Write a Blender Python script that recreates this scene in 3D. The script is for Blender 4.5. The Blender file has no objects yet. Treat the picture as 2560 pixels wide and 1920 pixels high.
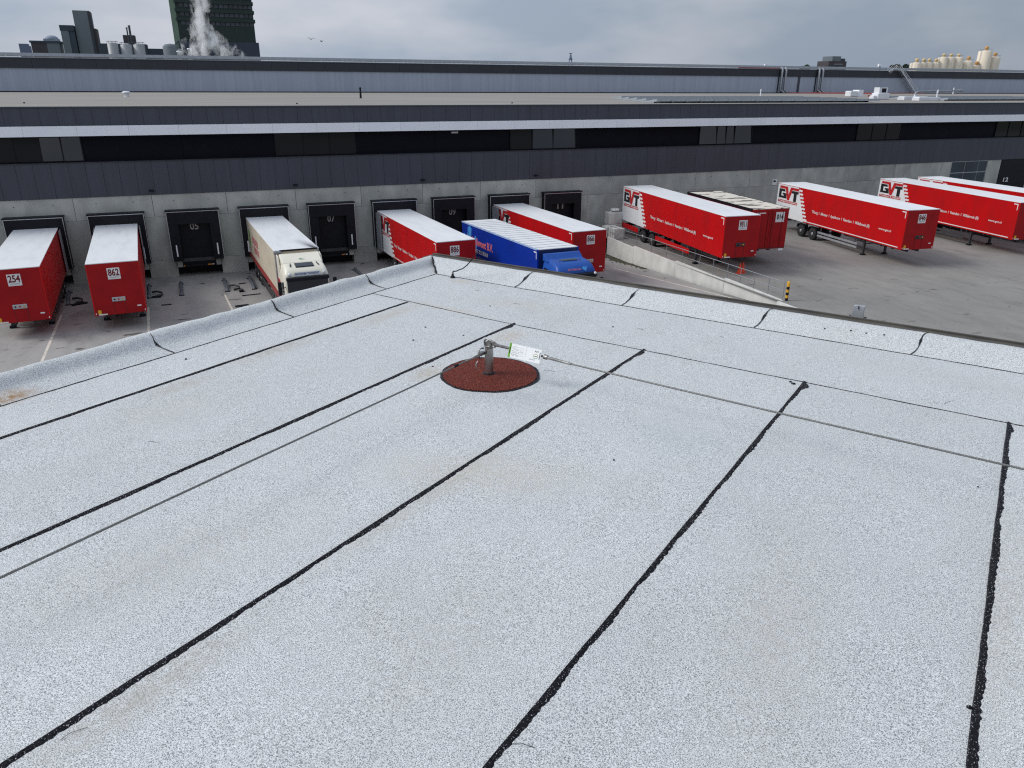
import bpy, bmesh, math, random
from mathutils import Vector, Matrix
random.seed(7)
R = math.radians
scene = bpy.context.scene
COL = scene.collection
# ------------------------------------------------------------------ camera, light, sky
CAMZ = 11.7
cd = bpy.data.cameras.new('camera'); cam = bpy.data.objects.new('camera', cd); COL.objects.link(cam)
rx = Vector((0.9289450834, -0.3701845024, 0.0049463290))
dn = Vector((-0.1325482521, -0.3450336133, -0.9291839250))
fw = Vector((0.3456761387, 0.8625052115, -0.3695845875))
M = Matrix((rx, -dn, -fw)).transposed().to_4x4(); M.translation = (0, 0, CAMZ)
cam.matrix_world = M
cd.sensor_width = 36; cd.lens = 1876 / 2560 * 36; cd.clip_start = 0.05; cd.clip_end = 6000
scene.camera = cam
scene.view_settings.view_transform = 'Standard'; scene.view_settings.look = 'None'
scene.view_settings.exposure = 0.12; scene.view_settings.gamma = 1

SUN_EL, SUN_AZ = 40, -70
sd = Vector((math.sin(R(SUN_AZ)) * math.cos(R(SUN_EL)), math.cos(R(SUN_AZ)) * math.cos(R(SUN_EL)), math.sin(R(SUN_EL))))
sl = bpy.data.lights.new('sun', 'SUN'); sl.energy = 2.1; sl.angle = R(25); sl.color = (1, .965, .92)
so = bpy.data.objects.new('sun', sl); COL.objects.link(so); so.rotation_euler = sd.to_track_quat('Z', 'Y').to_euler()

w = bpy.data.worlds.new('World'); scene.world = w; w.use_nodes = True
nt = w.node_tree; N = nt.nodes; Lk = nt.links
bg = N['Background']; bg.inputs[1].default_value = 0.1
sky = N.new('ShaderNodeTexSky'); sky.sky_type = 'NISHITA'; sky.sun_disc = False
sky.sun_elevation = R(SUN_EL); sky.sun_rotation = R(SUN_AZ % 360); sky.dust_density = 3
tc = N.new('ShaderNodeTexCoord')
mp = N.new('ShaderNodeMapping'); mp.inputs['Scale'].default_value = (1.6, 1.6, 4.5); mp.inputs['Location'].default_value = (2.3, .4, .2)
Lk.new(tc.outputs['Generated'], mp.inputs[0])
n1 = N.new('ShaderNodeTexNoise'); n1.inputs['Scale'].default_value = 1.5; n1.inputs['Detail'].default_value = 5; n1.inputs['Roughness'].default_value = .5
Lk.new(mp.outputs[0], n1.inputs[0])
cr = N.new('ShaderNodeValToRGB')
cr.color_ramp.elements[0].position = .40; cr.color_ramp.elements[0].color = (.335, .405, .505, 1)
cr.color_ramp.elements[1].position = .60; cr.color_ramp.elements[1].color = (.58, .60, .665, 1)
Lk.new(n1.outputs[0], cr.inputs[0])
# the cloud deck is thinner (greyer blue) towards the east
sx = N.new('ShaderNodeSeparateXYZ'); Lk.new(tc.outputs['Generated'], sx.inputs[0])
mr = N.new('ShaderNodeMapRange'); mr.inputs[1].default_value = .25; mr.inputs[2].default_value = .85; mr.inputs[3].default_value = 1.0; mr.inputs[4].default_value = .74
Lk.new(sx.outputs[0], mr.inputs[0])
vm = N.new('ShaderNodeVectorMath'); vm.operation = 'SCALE'; Lk.new(cr.outputs[0], vm.inputs[0]); Lk.new(mr.outputs[0], vm.inputs['Scale'])
# an overcast sky is brighter towards the zenith
mz = N.new('ShaderNodeMapRange'); mz.inputs[1].default_value = .12; mz.inputs[2].default_value = .9; mz.inputs[3].default_value = 10.1; mz.inputs[4].default_value = 13.5
Lk.new(sx.outputs[2], mz.inputs[0])
vs = N.new('ShaderNodeVectorMath'); vs.operation = 'SCALE'; Lk.new(mz.outputs[0], vs.inputs['Scale']); Lk.new(vm.outputs[0], vs.inputs[0])
mx = N.new('ShaderNodeMix'); mx.data_type = 'RGBA'; mx.inputs[0].default_value = .9
Lk.new(sky.outputs[0], mx.inputs[6]); Lk.new(vs.outputs[0], mx.inputs[7]); Lk.new(mx.outputs[2], bg.inputs[0])

# ------------------------------------------------------------------ materials
MATS = {}
def pbr(name, c, rough=.6, metal=0.0, c2=None, scale=2.0, stretch=(1, 1, 1), detail=5, bump=0.0, bscale=None, rnd=0.0, lo=.35, hi=.65, spec=None, coat=0):
    if name in MATS: return MATS[name]
    m = bpy.data.materials.new(name); m.use_nodes = True
    t = m.node_tree; n = t.nodes; l = t.links; b = n['Principled BSDF']
    b.inputs['Base Color'].default_value = (*c, 1); b.inputs['Roughness'].default_value = rough; b.inputs['Metallic'].default_value = metal
    if spec is not None: b.inputs['Specular IOR Level'].default_value = spec
    if coat: b.inputs['Coat Weight'].default_value = coat
    co = n.new('ShaderNodeTexCoord'); ma = n.new('ShaderNodeMapping'); ma.inputs['Scale'].default_value = stretch
    l.new(co.outputs['Object'], ma.inputs[0]); last = None
    if rnd:
        oi = n.new('ShaderNodeObjectInfo'); av = n.new('ShaderNodeVectorMath'); av.operation = 'MULTIPLY_ADD'
        cx = n.new('ShaderNodeCombineXYZ'); l.new(oi.outputs['Random'], cx.inputs[0]); l.new(oi.outputs['Random'], cx.inputs[1])
        av.inputs[1].default_value = (37, 53, 11); l.new(cx.outputs[0], av.inputs[0]); l.new(ma.outputs[0], av.inputs[2]); vec = av.outputs[0]
    else: vec = ma.outputs[0]
    if c2 is None: c2 = tuple(x * .82 for x in c)
    no = n.new('ShaderNodeTexNoise'); no.inputs['Scale'].default_value = scale; no.inputs['Detail'].default_value = detail; l.new(vec, no.inputs[0])
    ra = n.new('ShaderNodeValToRGB'); ra.color_ramp.elements[0].position = lo; ra.color_ramp.elements[1].position = hi
    ra.color_ramp.elements[0].color = (*c2, 1); ra.color_ramp.elements[1].color = (*c, 1); l.new(no.outputs[0], ra.inputs[0]); last = ra.outputs[0]
    if rnd:
        r2 = n.new('ShaderNodeMapRange'); r2.inputs[3].default_value = 1 - rnd; r2.inputs[4].default_value = 1 + rnd; l.new(oi.outputs['Random'], r2.inputs[0])
        sc = n.new('ShaderNodeVectorMath'); sc.operation = 'SCALE'; l.new(last, sc.inputs[0]); l.new(r2.outputs[0], sc.inputs['Scale']); last = sc.outputs[0]
    l.new(last, b.inputs['Base Color'])
    if bump:
        nb = n.new('ShaderNodeTexNoise'); nb.inputs['Scale'].default_value = bscale or scale * 8; nb.inputs['Detail'].default_value = 3; l.new(vec, nb.inputs[0])
        bp = n.new('ShaderNodeBump'); bp.inputs['Strength'].default_value = bump; bp.inputs['Distance'].default_value = .01; l.new(nb.outputs[0], bp.inputs['Height']); l.new(bp.outputs[0], b.inputs['Normal'])
    MATS[name] = m; return m
def addnode(m, kind): return m.node_tree.nodes.new(kind)
def mixcol(m, a, fac, col):     # a: socket, returns socket mixing colour col by fac socket
    x = addnode(m, 'ShaderNodeMix'); x.data_type = 'RGBA'; L = m.node_tree.links
    L.new(fac, x.inputs[0]); L.new(a, x.inputs[6])
    if isinstance(col, tuple): x.inputs[7].default_value = (*col, 1)
    else: L.new(col, x.inputs[7])
    return x.outputs[2]
def noise(m, vec, scale, detail, lo, hi, stretch=None, loc=(0, 0, 0)):
    L = m.node_tree.links
    if stretch or loc != (0, 0, 0):
        q = addnode(m, 'ShaderNodeMapping'); q.inputs['Scale'].default_value = stretch or (1, 1, 1); q.inputs['Location'].default_value = loc; L.new(vec, q.inputs[0]); vec = q.outputs[0]
    a = addnode(m, 'ShaderNodeTexNoise'); a.inputs['Scale'].default_value = scale; a.inputs['Detail'].default_value = detail; L.new(vec, a.inputs[0])
    r = addnode(m, 'ShaderNodeMapRange'); r.inputs[1].default_value = lo; r.inputs[2].default_value = hi; L.new(a.outputs[0], r.inputs[0]); return r.outputs[0]
def scaled(m, sock, k):
    x = addnode(m, 'ShaderNodeMath'); x.operation = 'MULTIPLY'; x.inputs[1].default_value = k; m.node_tree.links.new(sock, x.inputs[0]); return x.outputs[0]
def blob(m, vec, cx, cy, rx_, ry_, rot=0):   # soft elliptical stain
    L = m.node_tree.links
    q = addnode(m, 'ShaderNodeMapping'); q.vector_type = 'TEXTURE'; q.inputs['Location'].default_value = (cx, cy, 10.25); q.inputs['Rotation'].default_value = (0, 0, R(rot)); q.inputs['Scale'].default_value = (rx_, ry_, 1)
    L.new(vec, q.inputs[0]); ln = addnode(m, 'ShaderNodeVectorMath'); ln.operation = 'LENGTH'; L.new(q.outputs[0], ln.inputs[0])
    r = addnode(m, 'ShaderNodeMapRange'); r.inputs[1].default_value = 1; r.inputs[2].default_value = .1; L.new(ln.outputs['Value'], r.inputs[0]); return r.outputs[0]

# white mineral roofing felt
def felt_mat():
    m = bpy.data.materials.new('mineral_felt'); m.use_nodes = True; t = m.node_tree; L = t.links; b = t.nodes['Principled BSDF']
    b.inputs['Roughness'].default_value = .85; b.inputs['Specular IOR Level'].default_value = .25
    co = t.nodes.new('ShaderNodeTexCoord').outputs['Object']
    base = t.nodes.new('ShaderNodeRGB'); base.outputs[0].default_value = (.60, .63, .632, 1); c = base.outputs[0]
    c = mixcol(m, c, scaled(m, noise(m, co, 2.3, 4, .35, .7), .35), (.52, .54, .54))
    c = mixcol(m, c, scaled(m, noise(m, co, 9, 4, .5, .75), .2), (.60, .60, .57))
    c = mixcol(m, c, scaled(m, noise(m, co, 3.1, 6, .58, .70, (1, .5, 1), (3, 7, 0)), .22), (.47, .45, .39))
    c = mixcol(m, c, scaled(m, noise(m, co, 45, 3, .50, .75), .12), (.38, .41, .43))
    c = mixcol(m, c, scaled(m, noise(m, co, 150, 3, .48, .64, None, (7, 2, 0)), .30), (.26, .29, .30))
    c = mixcol(m, c, scaled(m, noise(m, co, 190, 2, .50, .64, None, (2, 8, 0)), .22), (.90, .93, .94))
    g = noise(m, co, 310, 1, .50, .60)
    c = mixcol(m, c, scaled(m, g, .72), (.06, .07, .08))
    g2 = noise(m, co, 400, 2, .52, .66, None, (5, 5, 5)); c = mixcol(m, c, scaled(m, g2, .50), (.15, .16, .17))
    g3 = noise(m, co, 300, 1, .53, .62, None, (9, 1, 2)); c = mixcol(m, c, scaled(m, g3, .6), (.90, .93, .97))
    s = noise(m, co, 30, 5, .25, .6)
    for (x, y, a, bb, r_, col, k) in [(-4.0, 1.50, .10, .17, 0, (.30, .17, .06), .95), (-3.5, 2.75, .13, .45, 0, (.34, .29, .22), .45), (-3.46, 2.1, .10, .30, 0, (.34, .29, .22), .40),
                                      (-3.45, 3.7, .10, .45, 0, (.42, .34, .24), .40), (-2.5, 2.95, .10, .16, 0, (.38, .31, .2), .6), (-3.2, 4.03, .5, .06, 0, (.5, .42, .32), .4),
                                      (-1.9, 2.95, .35, .2, 20, (.28, .3, .32), .35), (-3.6, 4.72, .15, .08, 0, (.5, .4, .28), .5), (-1.6, 2.2, .6, .25, 30, (.5, .44, .34), .35), (-2.5, 3.75, .12, .2, 0, (.42, .33, .22), .5), (-1.1, 1.3, .4, .7, 0, (.42, .40, .37), .3), (-3.2, 1.9, .3, .5, 0, (.44, .42, .38), .35), (-.34, 1.9, .25, .9, 10, (.45, .42, .37), .35), (-1.04, 2.95, .35, .25, 0, (.36, .40, .43), .4), (-2.1, 1.1, .3, .8, -15, (.46, .43, .38), .3), (-1.62, .75, .10, .5, 0, (.36, .33, .28), .5), (-1.66, 1.9, .08, .9, 0, (.40, .37, .31), .4), (.22, 2.4, .10, 1.0, 0, (.42, .39, .34), .4), (-2.9, 4.4, .6, .2, 10, (.47, .45, .40), .4), (-.2, 4.5, .8, .2, 0, (.48, .48, .46), .4)]:
        f = t.nodes.new('ShaderNodeMath'); f.operation = 'MULTIPLY'; L.new(blob(m, co, x, y, a, bb, r_), f.inputs[0]); L.new(s, f.inputs[1])
        c = mixcol(m, c, scaled(m, f.outputs[0], k), col)
    oi = t.nodes.new('ShaderNodeObjectInfo'); r2 = t.nodes.new('ShaderNodeMapRange'); r2.inputs[3].default_value = .96; r2.inputs[4].default_value = 1.03; L.new(oi.outputs['Random'], r2.inputs[0])
    sc = t.nodes.new('ShaderNodeVectorMath'); sc.operation = 'SCALE'; L.new(c, sc.inputs[0]); L.new(r2.outputs[0], sc.inputs['Scale']); L.new(sc.outputs[0], b.inputs['Base Color'])
    bp = t.nodes.new('ShaderNodeBump'); bp.inputs['Strength'].default_value = .10; bp.inputs['Distance'].default_value = .001
    h = t.nodes.new('ShaderNodeTexNoise'); h.inputs['Scale'].default_value = 360; h.inputs['Detail'].default_value = 2; L.new(co, h.inputs[0]); L.new(h.outputs[0], bp.inputs['Height'])
    b2 = t.nodes.new('ShaderNodeBump'); b2.inputs['Strength'].default_value = .35; b2.inputs['Distance'].default_value = .02
    h2 = t.nodes.new('ShaderNodeTexNoise'); h2.inputs['Scale'].default_value = 5; h2.inputs['Detail'].default_value = 3; L.new(co, h2.inputs[0]); L.new(h2.outputs[0], b2.inputs['Height'])
    L.new(b2.outputs[0], bp.inputs['Normal']); L.new(bp.outputs[0], b.inputs['Normal'])
    return m
FELT = felt_mat()
def speck(name, c, c2, sc, rough, k=.6, scol=(.8, .8, .8), slo=.68, shi=.74, bump=.6, sscale=None):
    m = bpy.data.materials.new(name); m.use_nodes = True; t = m.node_tree; L = t.links; b = t.nodes['Principled BSDF']; b.inputs['Roughness'].default_value = rough; b.inputs['Specular IOR Level'].default_value = .15
    co = t.nodes.new('ShaderNodeTexCoord').outputs['Object']
    q = t.nodes.new('ShaderNodeRGB'); q.outputs[0].default_value = (*c, 1)
    x = mixcol(m, q.outputs[0], noise(m, co, sc, 3, .4, .6), c2)
    x = mixcol(m, x, scaled(m, noise(m, co, sscale or sc * 1.4, 1, slo, shi, None, (4, 4, 4)), k), scol)
    L.new(x, b.inputs['Base Color'])
    bp = t.nodes.new('ShaderNodeBump'); bp.inputs['Strength'].default_value = bump; bp.inputs['Distance'].default_value = .003
    h = t.nodes.new('ShaderNodeTexNoise'); h.inputs['Scale'].default_value = sc; L.new(co, h.inputs[0]); L.new(h.outputs[0], bp.inputs['Height']); L.new(bp.outputs[0], b.inputs['Normal'])
    return m
BITUMEN = speck('bitumen', (.005, .005, .008), (.012, .012, .016), 160, .6, .8, (.55, .55, .57), .665, .70, .9, 260)
REDFELT = speck('red_mineral_felt', (.17, .027, .018), (.035, .008, .007), 190, .8, .55, (.50, .20, .13), .60, .66)
RED = pbr('red_paint', (.49, .004, .006), .40, c2=(.39, .006, .008), scale=1.1, stretch=(1, 1, .35), detail=8, rnd=.04, spec=.24, lo=.3, hi=.6)
REDSHADE = pbr('shaded_red_paint', (.36, .006, .009), .45, c2=(.30, .005, .008), scale=1.5, rnd=.05, spec=.2)  # same red made darker: the shade on the fronts is put into the colour
WHITE = pbr('white_paint', (.74, .76, .78), .4, c2=(.66, .68, .71), scale=.8, rnd=.03)
ROOFW = pbr('white_trailer_roof', (.76, .78, .80), .5, c2=(.67, .69, .72), scale=.7, stretch=(3, .6, 1), rnd=.04, lo=.25, hi=.55)
LETW = pbr('white_film', (.8, .8, .8), .5)
INK = pbr('black_film', (.012, .012, .014), .5)
REDINK = pbr('red_film', (.48, .012, .014), .5)
DKRED = pbr('dark_red_digits', (.16, .008, .012), .5)
BLUE = pbr('blue_paint', (.001, .030, .30), .4, c2=(.001, .024, .24), scale=.5, spec=.2)
BLUEC = pbr('blue_cab_paint', (.006, .075, .36), .4, c2=(.004, .055, .30), scale=1.2, spec=.4)
LBLUE = pbr('light_blue_film', (.05, .30, .72), .5)
PINK = pbr('pink_film', (.62, .16, .20), .5)
CREAM = pbr('cream_paint', (.80, .77, .66), .4, c2=(.73, .70, .59), scale=.8, coat=.2)
CREAMS = pbr('cream_body_paint', (.64, .58, .46), .45, c2=(.54, .49, .385), scale=.9, stretch=(1, .5, 1))
TYRE = pbr('tyre_rubber', (.018, .018, .02), .85, bump=.3, scale=8)
BLACK = pbr('black_plastic', (.006, .0068, .011), .5, c2=(.010, .011, .016), scale=3, spec=.2)
DARK = pbr('dark_chassis', (.025, .027, .032), .6, c2=(.045, .045, .05), scale=4)
ALU = pbr('aluminium', (.50, .52, .55), .35, .6, c2=(.40, .42, .45), scale=3)
STEEL = pbr('stainless_steel', (.48, .47, .45), .28, .9, c2=(.17, .16, .15), scale=24, stretch=(1, 1, .3), lo=.25, hi=.7)
CABLE = pbr('steel_cable', (.26, .26, .25), .5, .6, c2=(.13, .13, .125), scale=300, lo=.45, hi=.55)
GALV = pbr('galvanised_steel', (.36, .38, .40), .45, .6, c2=(.26, .28, .31), scale=6)
LAMPC = pbr('clear_lamp', (.85, .86, .88), .15)
AMBER = pbr('amber_lens', (.75, .28, .03), .3)
YEL = pbr('yellow_paint', (.78, .42, .02), .5)
ORANGE = pbr('orange_cone_plastic', (.85, .07, .015), .45)
GREENF = pbr('green_film', (.16, .42, .03), .5)
GLASS = pbr('dark_glass', (.008, .011, .018), .05, c2=(.010, .014, .022), scale=.7, spec=.6)
MIRG = pbr('tinted_mirror_glass', (.008, .010, .016), .04, c2=(.010, .012, .018), scale=.7)
MIRD = pbr('tinted_dark_glass', (.0035, .0042, .008), .05, c2=(.004, .005, .009), scale=.7)
MIRD.node_tree.nodes['Principled BSDF'].inputs['IOR'].default_value = 1.42
MIRG.node_tree.nodes['Principled BSDF'].inputs['IOR'].default_value = 1.6
TRIM = pbr('weathered_edge_trim', (.085, .078, .064), .65, c2=(.050, .047, .042), scale=6)
CLAD = pbr('slate_cladding', (.047, .053, .073), .5, c2=(.039, .044, .060), scale=.8, stretch=(3, 1, .25), rnd=.04)
CLADB = pbr('black_cladding', (.0045, .0055, .011), .6, c2=(.0035, .004, .008), scale=1, rnd=.1, spec=.12)
LIGHTW = pbr('pale_wall_panel', (.37, .42, .505), .5, c2=(.315, .355, .43), scale=.12, stretch=(12, 1, .35), detail=8, lo=.3, hi=.7)
FASC = pbr('white_fascia', (.84, .87, .92), .45, c2=(.79, .82, .88), scale=.5, rnd=.02)
CONC = pbr('precast_concrete', (.46, .475, .44), .85, c2=(.31, .325, .305), scale=.75, stretch=(1.3, 1, .8), detail=8, bump=.25, bscale=12, rnd=.10, lo=.3, hi=.68)
CONCP = pbr('pale_concrete', (.68, .69, .66), .85, c2=(.50, .51, .485), scale=1.2, stretch=(1, 1, .6), detail=8, bump=.3, rnd=.06, lo=.3, hi=.7)
ROOFG = pbr('grey_roof_membrane', (.285, .268, .245), .9, c2=(.215, .205, .192), scale=.09, stretch=(.5, 2, 1), detail=8, lo=.3, hi=.7)
GTOW = pbr('green_metal_cladding', (.009, .027, .020), .6, c2=(.007, .020, .017), scale=.08)
GTOWL = pbr('pale_green_wall', (.16, .24, .17), .6, scale=.1)
GTOWB = pbr('blue_grey_cladding', (.030, .045, .075), .5, scale=.1)
WGREY = pbr('grey_window_panel', (.040, .050, .070), .3, scale=.2, rnd=.4)
FARG = pbr('hazy_grey_concrete', (.17, .20, .225), .8, scale=.05)  # lightened towards blue: distance haze is mixed into the colour
FARB = pbr('far_brown_brick', (.065, .058, .066), .8, scale=.3)
FARD = pbr('hazy_dark_steel', (.038, .056, .078), .7, scale=.1)  # haze of the far skyline is put into this tone too
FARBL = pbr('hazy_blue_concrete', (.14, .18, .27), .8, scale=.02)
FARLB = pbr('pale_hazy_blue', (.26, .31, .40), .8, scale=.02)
TANK = pbr('tank_steel', (.36, .38, .40), .5, scale=.2, stretch=(1, 1, .2))
SILO = pbr('cream_silo', (.82, .73, .58), .6, c2=(.66, .59, .48), scale=.4, stretch=(2, 2, .3))
SILOT = pbr('ochre_filter', (.55, .30, .09), .6, scale=1)
SOLAR = pbr('solar_glass', (.09, .11, .15), .15, c2=(.07, .09, .13), scale=1, spec=.8)
PALEM = pbr('pale_metal', (.42, .46, .50), .4, .3, c2=(.33, .37, .41), scale=2)
LEAF = pbr('leaf_green', (.045, .085, .025), .7, c2=(.02, .04, .014), scale=.6)
LEAFD = pbr('dark_leaf', (.022, .045, .026), .7, c2=(.012, .025, .014), scale=.6)
REDC = pbr('red_cable_tray', (.30, .035, .035), .6)
PATCHY = pbr('patchy_trailer_roof', (.66, .62, .54), .7, c2=(.14, .12, .10), scale=1.0, stretch=(.7, 1.5, 1), detail=2, lo=.42, hi=.45)  # pale roof broken up by dark blocky patches

def ground_mat(name, c, c2, dark, oil):
    m = bpy.data.materials.new(name); m.use_nodes = True; t = m.node_tree; L = t.links; b = t.nodes['Principled BSDF']; b.inputs['Roughness'].default_value = .88
    co = t.nodes.new('ShaderNodeTexCoord').outputs['Object']
    q = t.nodes.new('ShaderNodeRGB'); q.outputs[0].default_value = (*c, 1); x = q.outputs[0]
    x = mixcol(m, x, scaled(m, noise(m, co, .16, 6, .35, .65), .9), c2)
    x = mixcol(m, x, scaled(m, noise(m, co, 1.1, 6, .45, .75, (1.3, .5, 1)), .5), tuple(v * .75 for v in c2))
    x = mixcol(m, x, scaled(m, noise(m, co, .5, 7, .55, .68, (1, .35, 1), (9, 3, 0)), dark), tuple(v * .5 for v in c2))
    x = mixcol(m, x, scaled(m, noise(m, co, 6, 4, .4, .7), .22), tuple(min(1, v * 1.25) for v in c))
    x = mixcol(m, x, scaled(m, noise(m, co, 30, 3, .42, .7), .25), tuple(v * .55 for v in c2))
    if oil: x = mixcol(m, x, scaled(m, noise(m, co, .9, 5, .655, .69, (.8, 1.5, 1), (1, 5, 0)), oil), (.045, .036, .03))
    L.new(x, b.inputs['Base Color'])
    bp = t.nodes.new('ShaderNodeBump'); bp.inputs['Strength'].default_value = .3; bp.inputs['Distance'].default_value = .01
    h = t.nodes.new('ShaderNodeTexNoise'); h.inputs['Scale'].default_value = 25; L.new(co, h.inputs[0]); L.new(h.outputs[0], bp.inputs['Height']); L.new(bp.outputs[0], b.inputs['Normal'])
    return m
YARDM = ground_mat('yard_paving', (.270, .262, .244), (.212, .207, .196), .42, .4)
BAYM = ground_mat('dock_concrete', (.34, .33, .315), (.27, .262, .258), .6, .85)
LANDM = ground_mat('land', (.14, .15, .10), (.10, .12, .08), .3, 0)
PAINT = pbr('worn_white_line', (.62, .57, .50), .8, c2=(.36, .34, .31), scale=2.5, detail=7, lo=.3, hi=.5)

# ------------------------------------------------------------------ mesh helpers
class MB:
    def __init__(s): s.v = []; s.f = []; s.mi = []; s.sm = []
    def add(s, vs, fs, mi=0, sm=False):
        o = len(s.v); s.v += [tuple(p) for p in vs]
        for f in fs: s.f.append([i + o for i in f]); s.mi.append(mi); s.sm.append(sm)
        return s
    def box(s, x0, x1, y0, y1, z0, z1, mi=0):
        return s.add([(x0, y0, z0), (x1, y0, z0), (x1, y1, z0), (x0, y1, z0), (x0, y0, z1), (x1, y0, z1), (x1, y1, z1), (x0, y1, z1)],
                     [(0, 3, 2, 1), (4, 5, 6, 7), (0, 1, 5, 4), (1, 2, 6, 5), (2, 3, 7, 6), (3, 0, 4, 7)], mi)
    def prism(s, poly, axis, a, b, mi=0):   # poly 2D ccw; extruded along axis from a to b
        def P(p, t): return {'x': (t, p[0], p[1]), 'y': (p[0], t, p[1]), 'z': (p[0], p[1], t)}[axis]
        n = len(poly); vs = [P(p, a) for p in poly] + [P(p, b) for p in poly]
        fs = [tuple(range(n))[::-1], tuple(range(n, 2 * n))] + [(i, (i + 1) % n, n + (i + 1) % n, n + i) for i in range(n)]
        return s.add(vs, fs, mi)
    def tube(s, pts, r, n=8, mi=0, cap=True):
        pts = [Vector(p) for p in pts]; rs = r if isinstance(r, (list, tuple)) else [r] * len(pts); rings = []; up = None
        for i, p in enumerate(pts):
            d = (pts[min(i + 1, len(pts) - 1)] - pts[max(i - 1, 0)]).normalized()
            if up is None: up = Vector((0, 0, 1)) if abs(d.z) < .9 else Vector((1, 0, 0))
            a = d.cross(up).normalized(); bq = a.cross(d).normalized(); up = bq
            rings.append([p + (a * math.cos(2 * math.pi * k / n) + bq * math.sin(2 * math.pi * k / n)) * rs[i] for k in range(n)])
        vs = [q for ring in rings for q in ring]; fs = []
        for i in range(len(pts) - 1):
            for k in range(n): fs.append((i * n + k, i * n + (k + 1) % n, (i + 1) * n + (k + 1) % n, (i + 1) * n + k))
        s.add(vs, fs, mi, True)
        if cap: s.add(rings[0], [tuple(range(n))[::-1]], mi); s.add(rings[-1], [tuple(range(n))], mi)
        return s
    def lathe(s, prof, c=(0, 0, 0), axis='z', n=20, mi=0, sm=True):  # prof [(r, h)]
        vs = []; fs = []
        for (r, h) in prof:
            for k in range(n):
                a = 2 * math.pi * k / n; x, y = r * math.cos(a), r * math.sin(a)
                p = {'z': (x, y, h), 'x': (h, x, y), 'y': (y, h, x)}[axis]; vs.append((p[0] + c[0], p[1] + c[1], p[2] + c[2]))
        for i in range(len(prof) - 1):
            for k in range(n): fs.append((i * n + k, i * n + (k + 1) % n, (i + 1) * n + (k + 1) % n, (i + 1) * n + k))
        s.add(vs, fs, mi, sm)
        m_ = len(prof) - 1
        if prof[0][0] > 1e-4: s.add(vs[:n], [tuple(range(n))[::-1]], mi)
        if prof[m_][0] > 1e-4: s.add(vs[m_ * n:], [tuple(range(n))], mi)
        return s
    def mesh(s, name, mats):
        me = bpy.data.meshes.new(name); me.from_pydata(s.v, [], s.f)
        for m in (mats if isinstance(mats, (list, tuple)) else [mats]): me.materials.append(m)
        for p, mi, sm in zip(me.polygons, s.mi, s.sm): p.material_index = mi; p.use_smooth = sm
        me.update(); return me
    def build(s, name, mats, parent=None, loc=None, rot=None, bevel=0, seg=2):
        return link(name, s.mesh(name, mats), parent, loc, rot, bevel, seg)
def link(name, me, parent=None, loc=None, rot=None, bevel=0, seg=2):
    o = bpy.data.objects.new(name, me); COL.objects.link(o)
    if parent is not None: o.parent = parent
    if loc is not None: o.location = loc
    if rot is not None: o.rotation_euler = rot
    if bevel:
        b = o.modifiers.new('bevel', 'BEVEL'); b.width = bevel; b.segments = seg; b.limit_method = 'ANGLE'; b.harden_normals = False
    return o
def box(name, mats, parent, x0, x1, y0, y1, z0, z1, bevel=0): return MB().box(x0, x1, y0, y1, z0, z1).build(name, mats, parent, bevel=bevel)
def thing(name, label, cat, loc=(0, 0, 0), rz=0, group=None):
    o = bpy.data.objects.new(name, None); COL.objects.link(o); o.location = loc; o.rotation_euler = (0, 0, rz); o.empty_display_size = .2
    return tag(o, label, cat, group)
def tag(o, label, cat, group=None):
    o['label'] = label; o['category'] = cat
    if group: o['group'] = group
    return o
def struct(o): o['kind'] = 'structure'; return o
def text_mesh(body, wd, ht, mat, bold=0.0, space=1.0):
    cu = bpy.data.curves.new('lettering', 'FONT'); cu.body = body; cu.size = 1; cu.offset = bold; cu.space_character = space; cu.resolution_u = 3
    o = bpy.data.objects.new('tmp', cu); COL.objects.link(o); bpy.context.view_layer.update()
    me = bpy.data.meshes.new_from_object(o.evaluated_get(bpy.context.evaluated_depsgraph_get()))
    bpy.data.objects.remove(o); bpy.data.curves.remove(cu)
    xs = [v.co.x for v in me.vertices]; ys = [v.co.y for v in me.vertices]
    a, b_, c, d = min(xs), max(xs), min(ys), max(ys)
    for v in me.vertices:
        v.co.x = (v.co.x - a) / (b_ - a) * wd; v.co.y = (v.co.y - c) / (d - c) * ht; v.co.z = 0
    me.materials.clear(); me.materials.append(mat); return me
def plane_mat(origin, ax, up):   # matrix with local x=ax, y=up
    ax = Vector(ax).normalized(); up = Vector(up).normalized(); n = ax.cross(up)
    m = Matrix((ax, up, n)).transposed().to_4x4(); m.translation = origin; return m
def lettering(name, body, origin, ax, up, wd, ht, mat, parent, bold=0.0, space=1.0):
    o = link(name, text_mesh(body, wd, ht, mat, bold, space), parent); o.matrix_local = plane_mat(origin, ax, up); return o
def flat(name, polys, origin, ax, up, mats, parent, sx_=1, sy_=1):
    mb = MB()
    for pl in polys:
        pts, mi = pl if isinstance(pl, tuple) else (pl, 0)
        mb.add([(p[0] * sx_, p[1] * sy_, 0) for p in pts], [tuple(range(len(pts)))], mi)
    o = mb.build(name, mats, parent); o.matrix_local = plane_mat(origin, ax, up); return o

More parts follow.
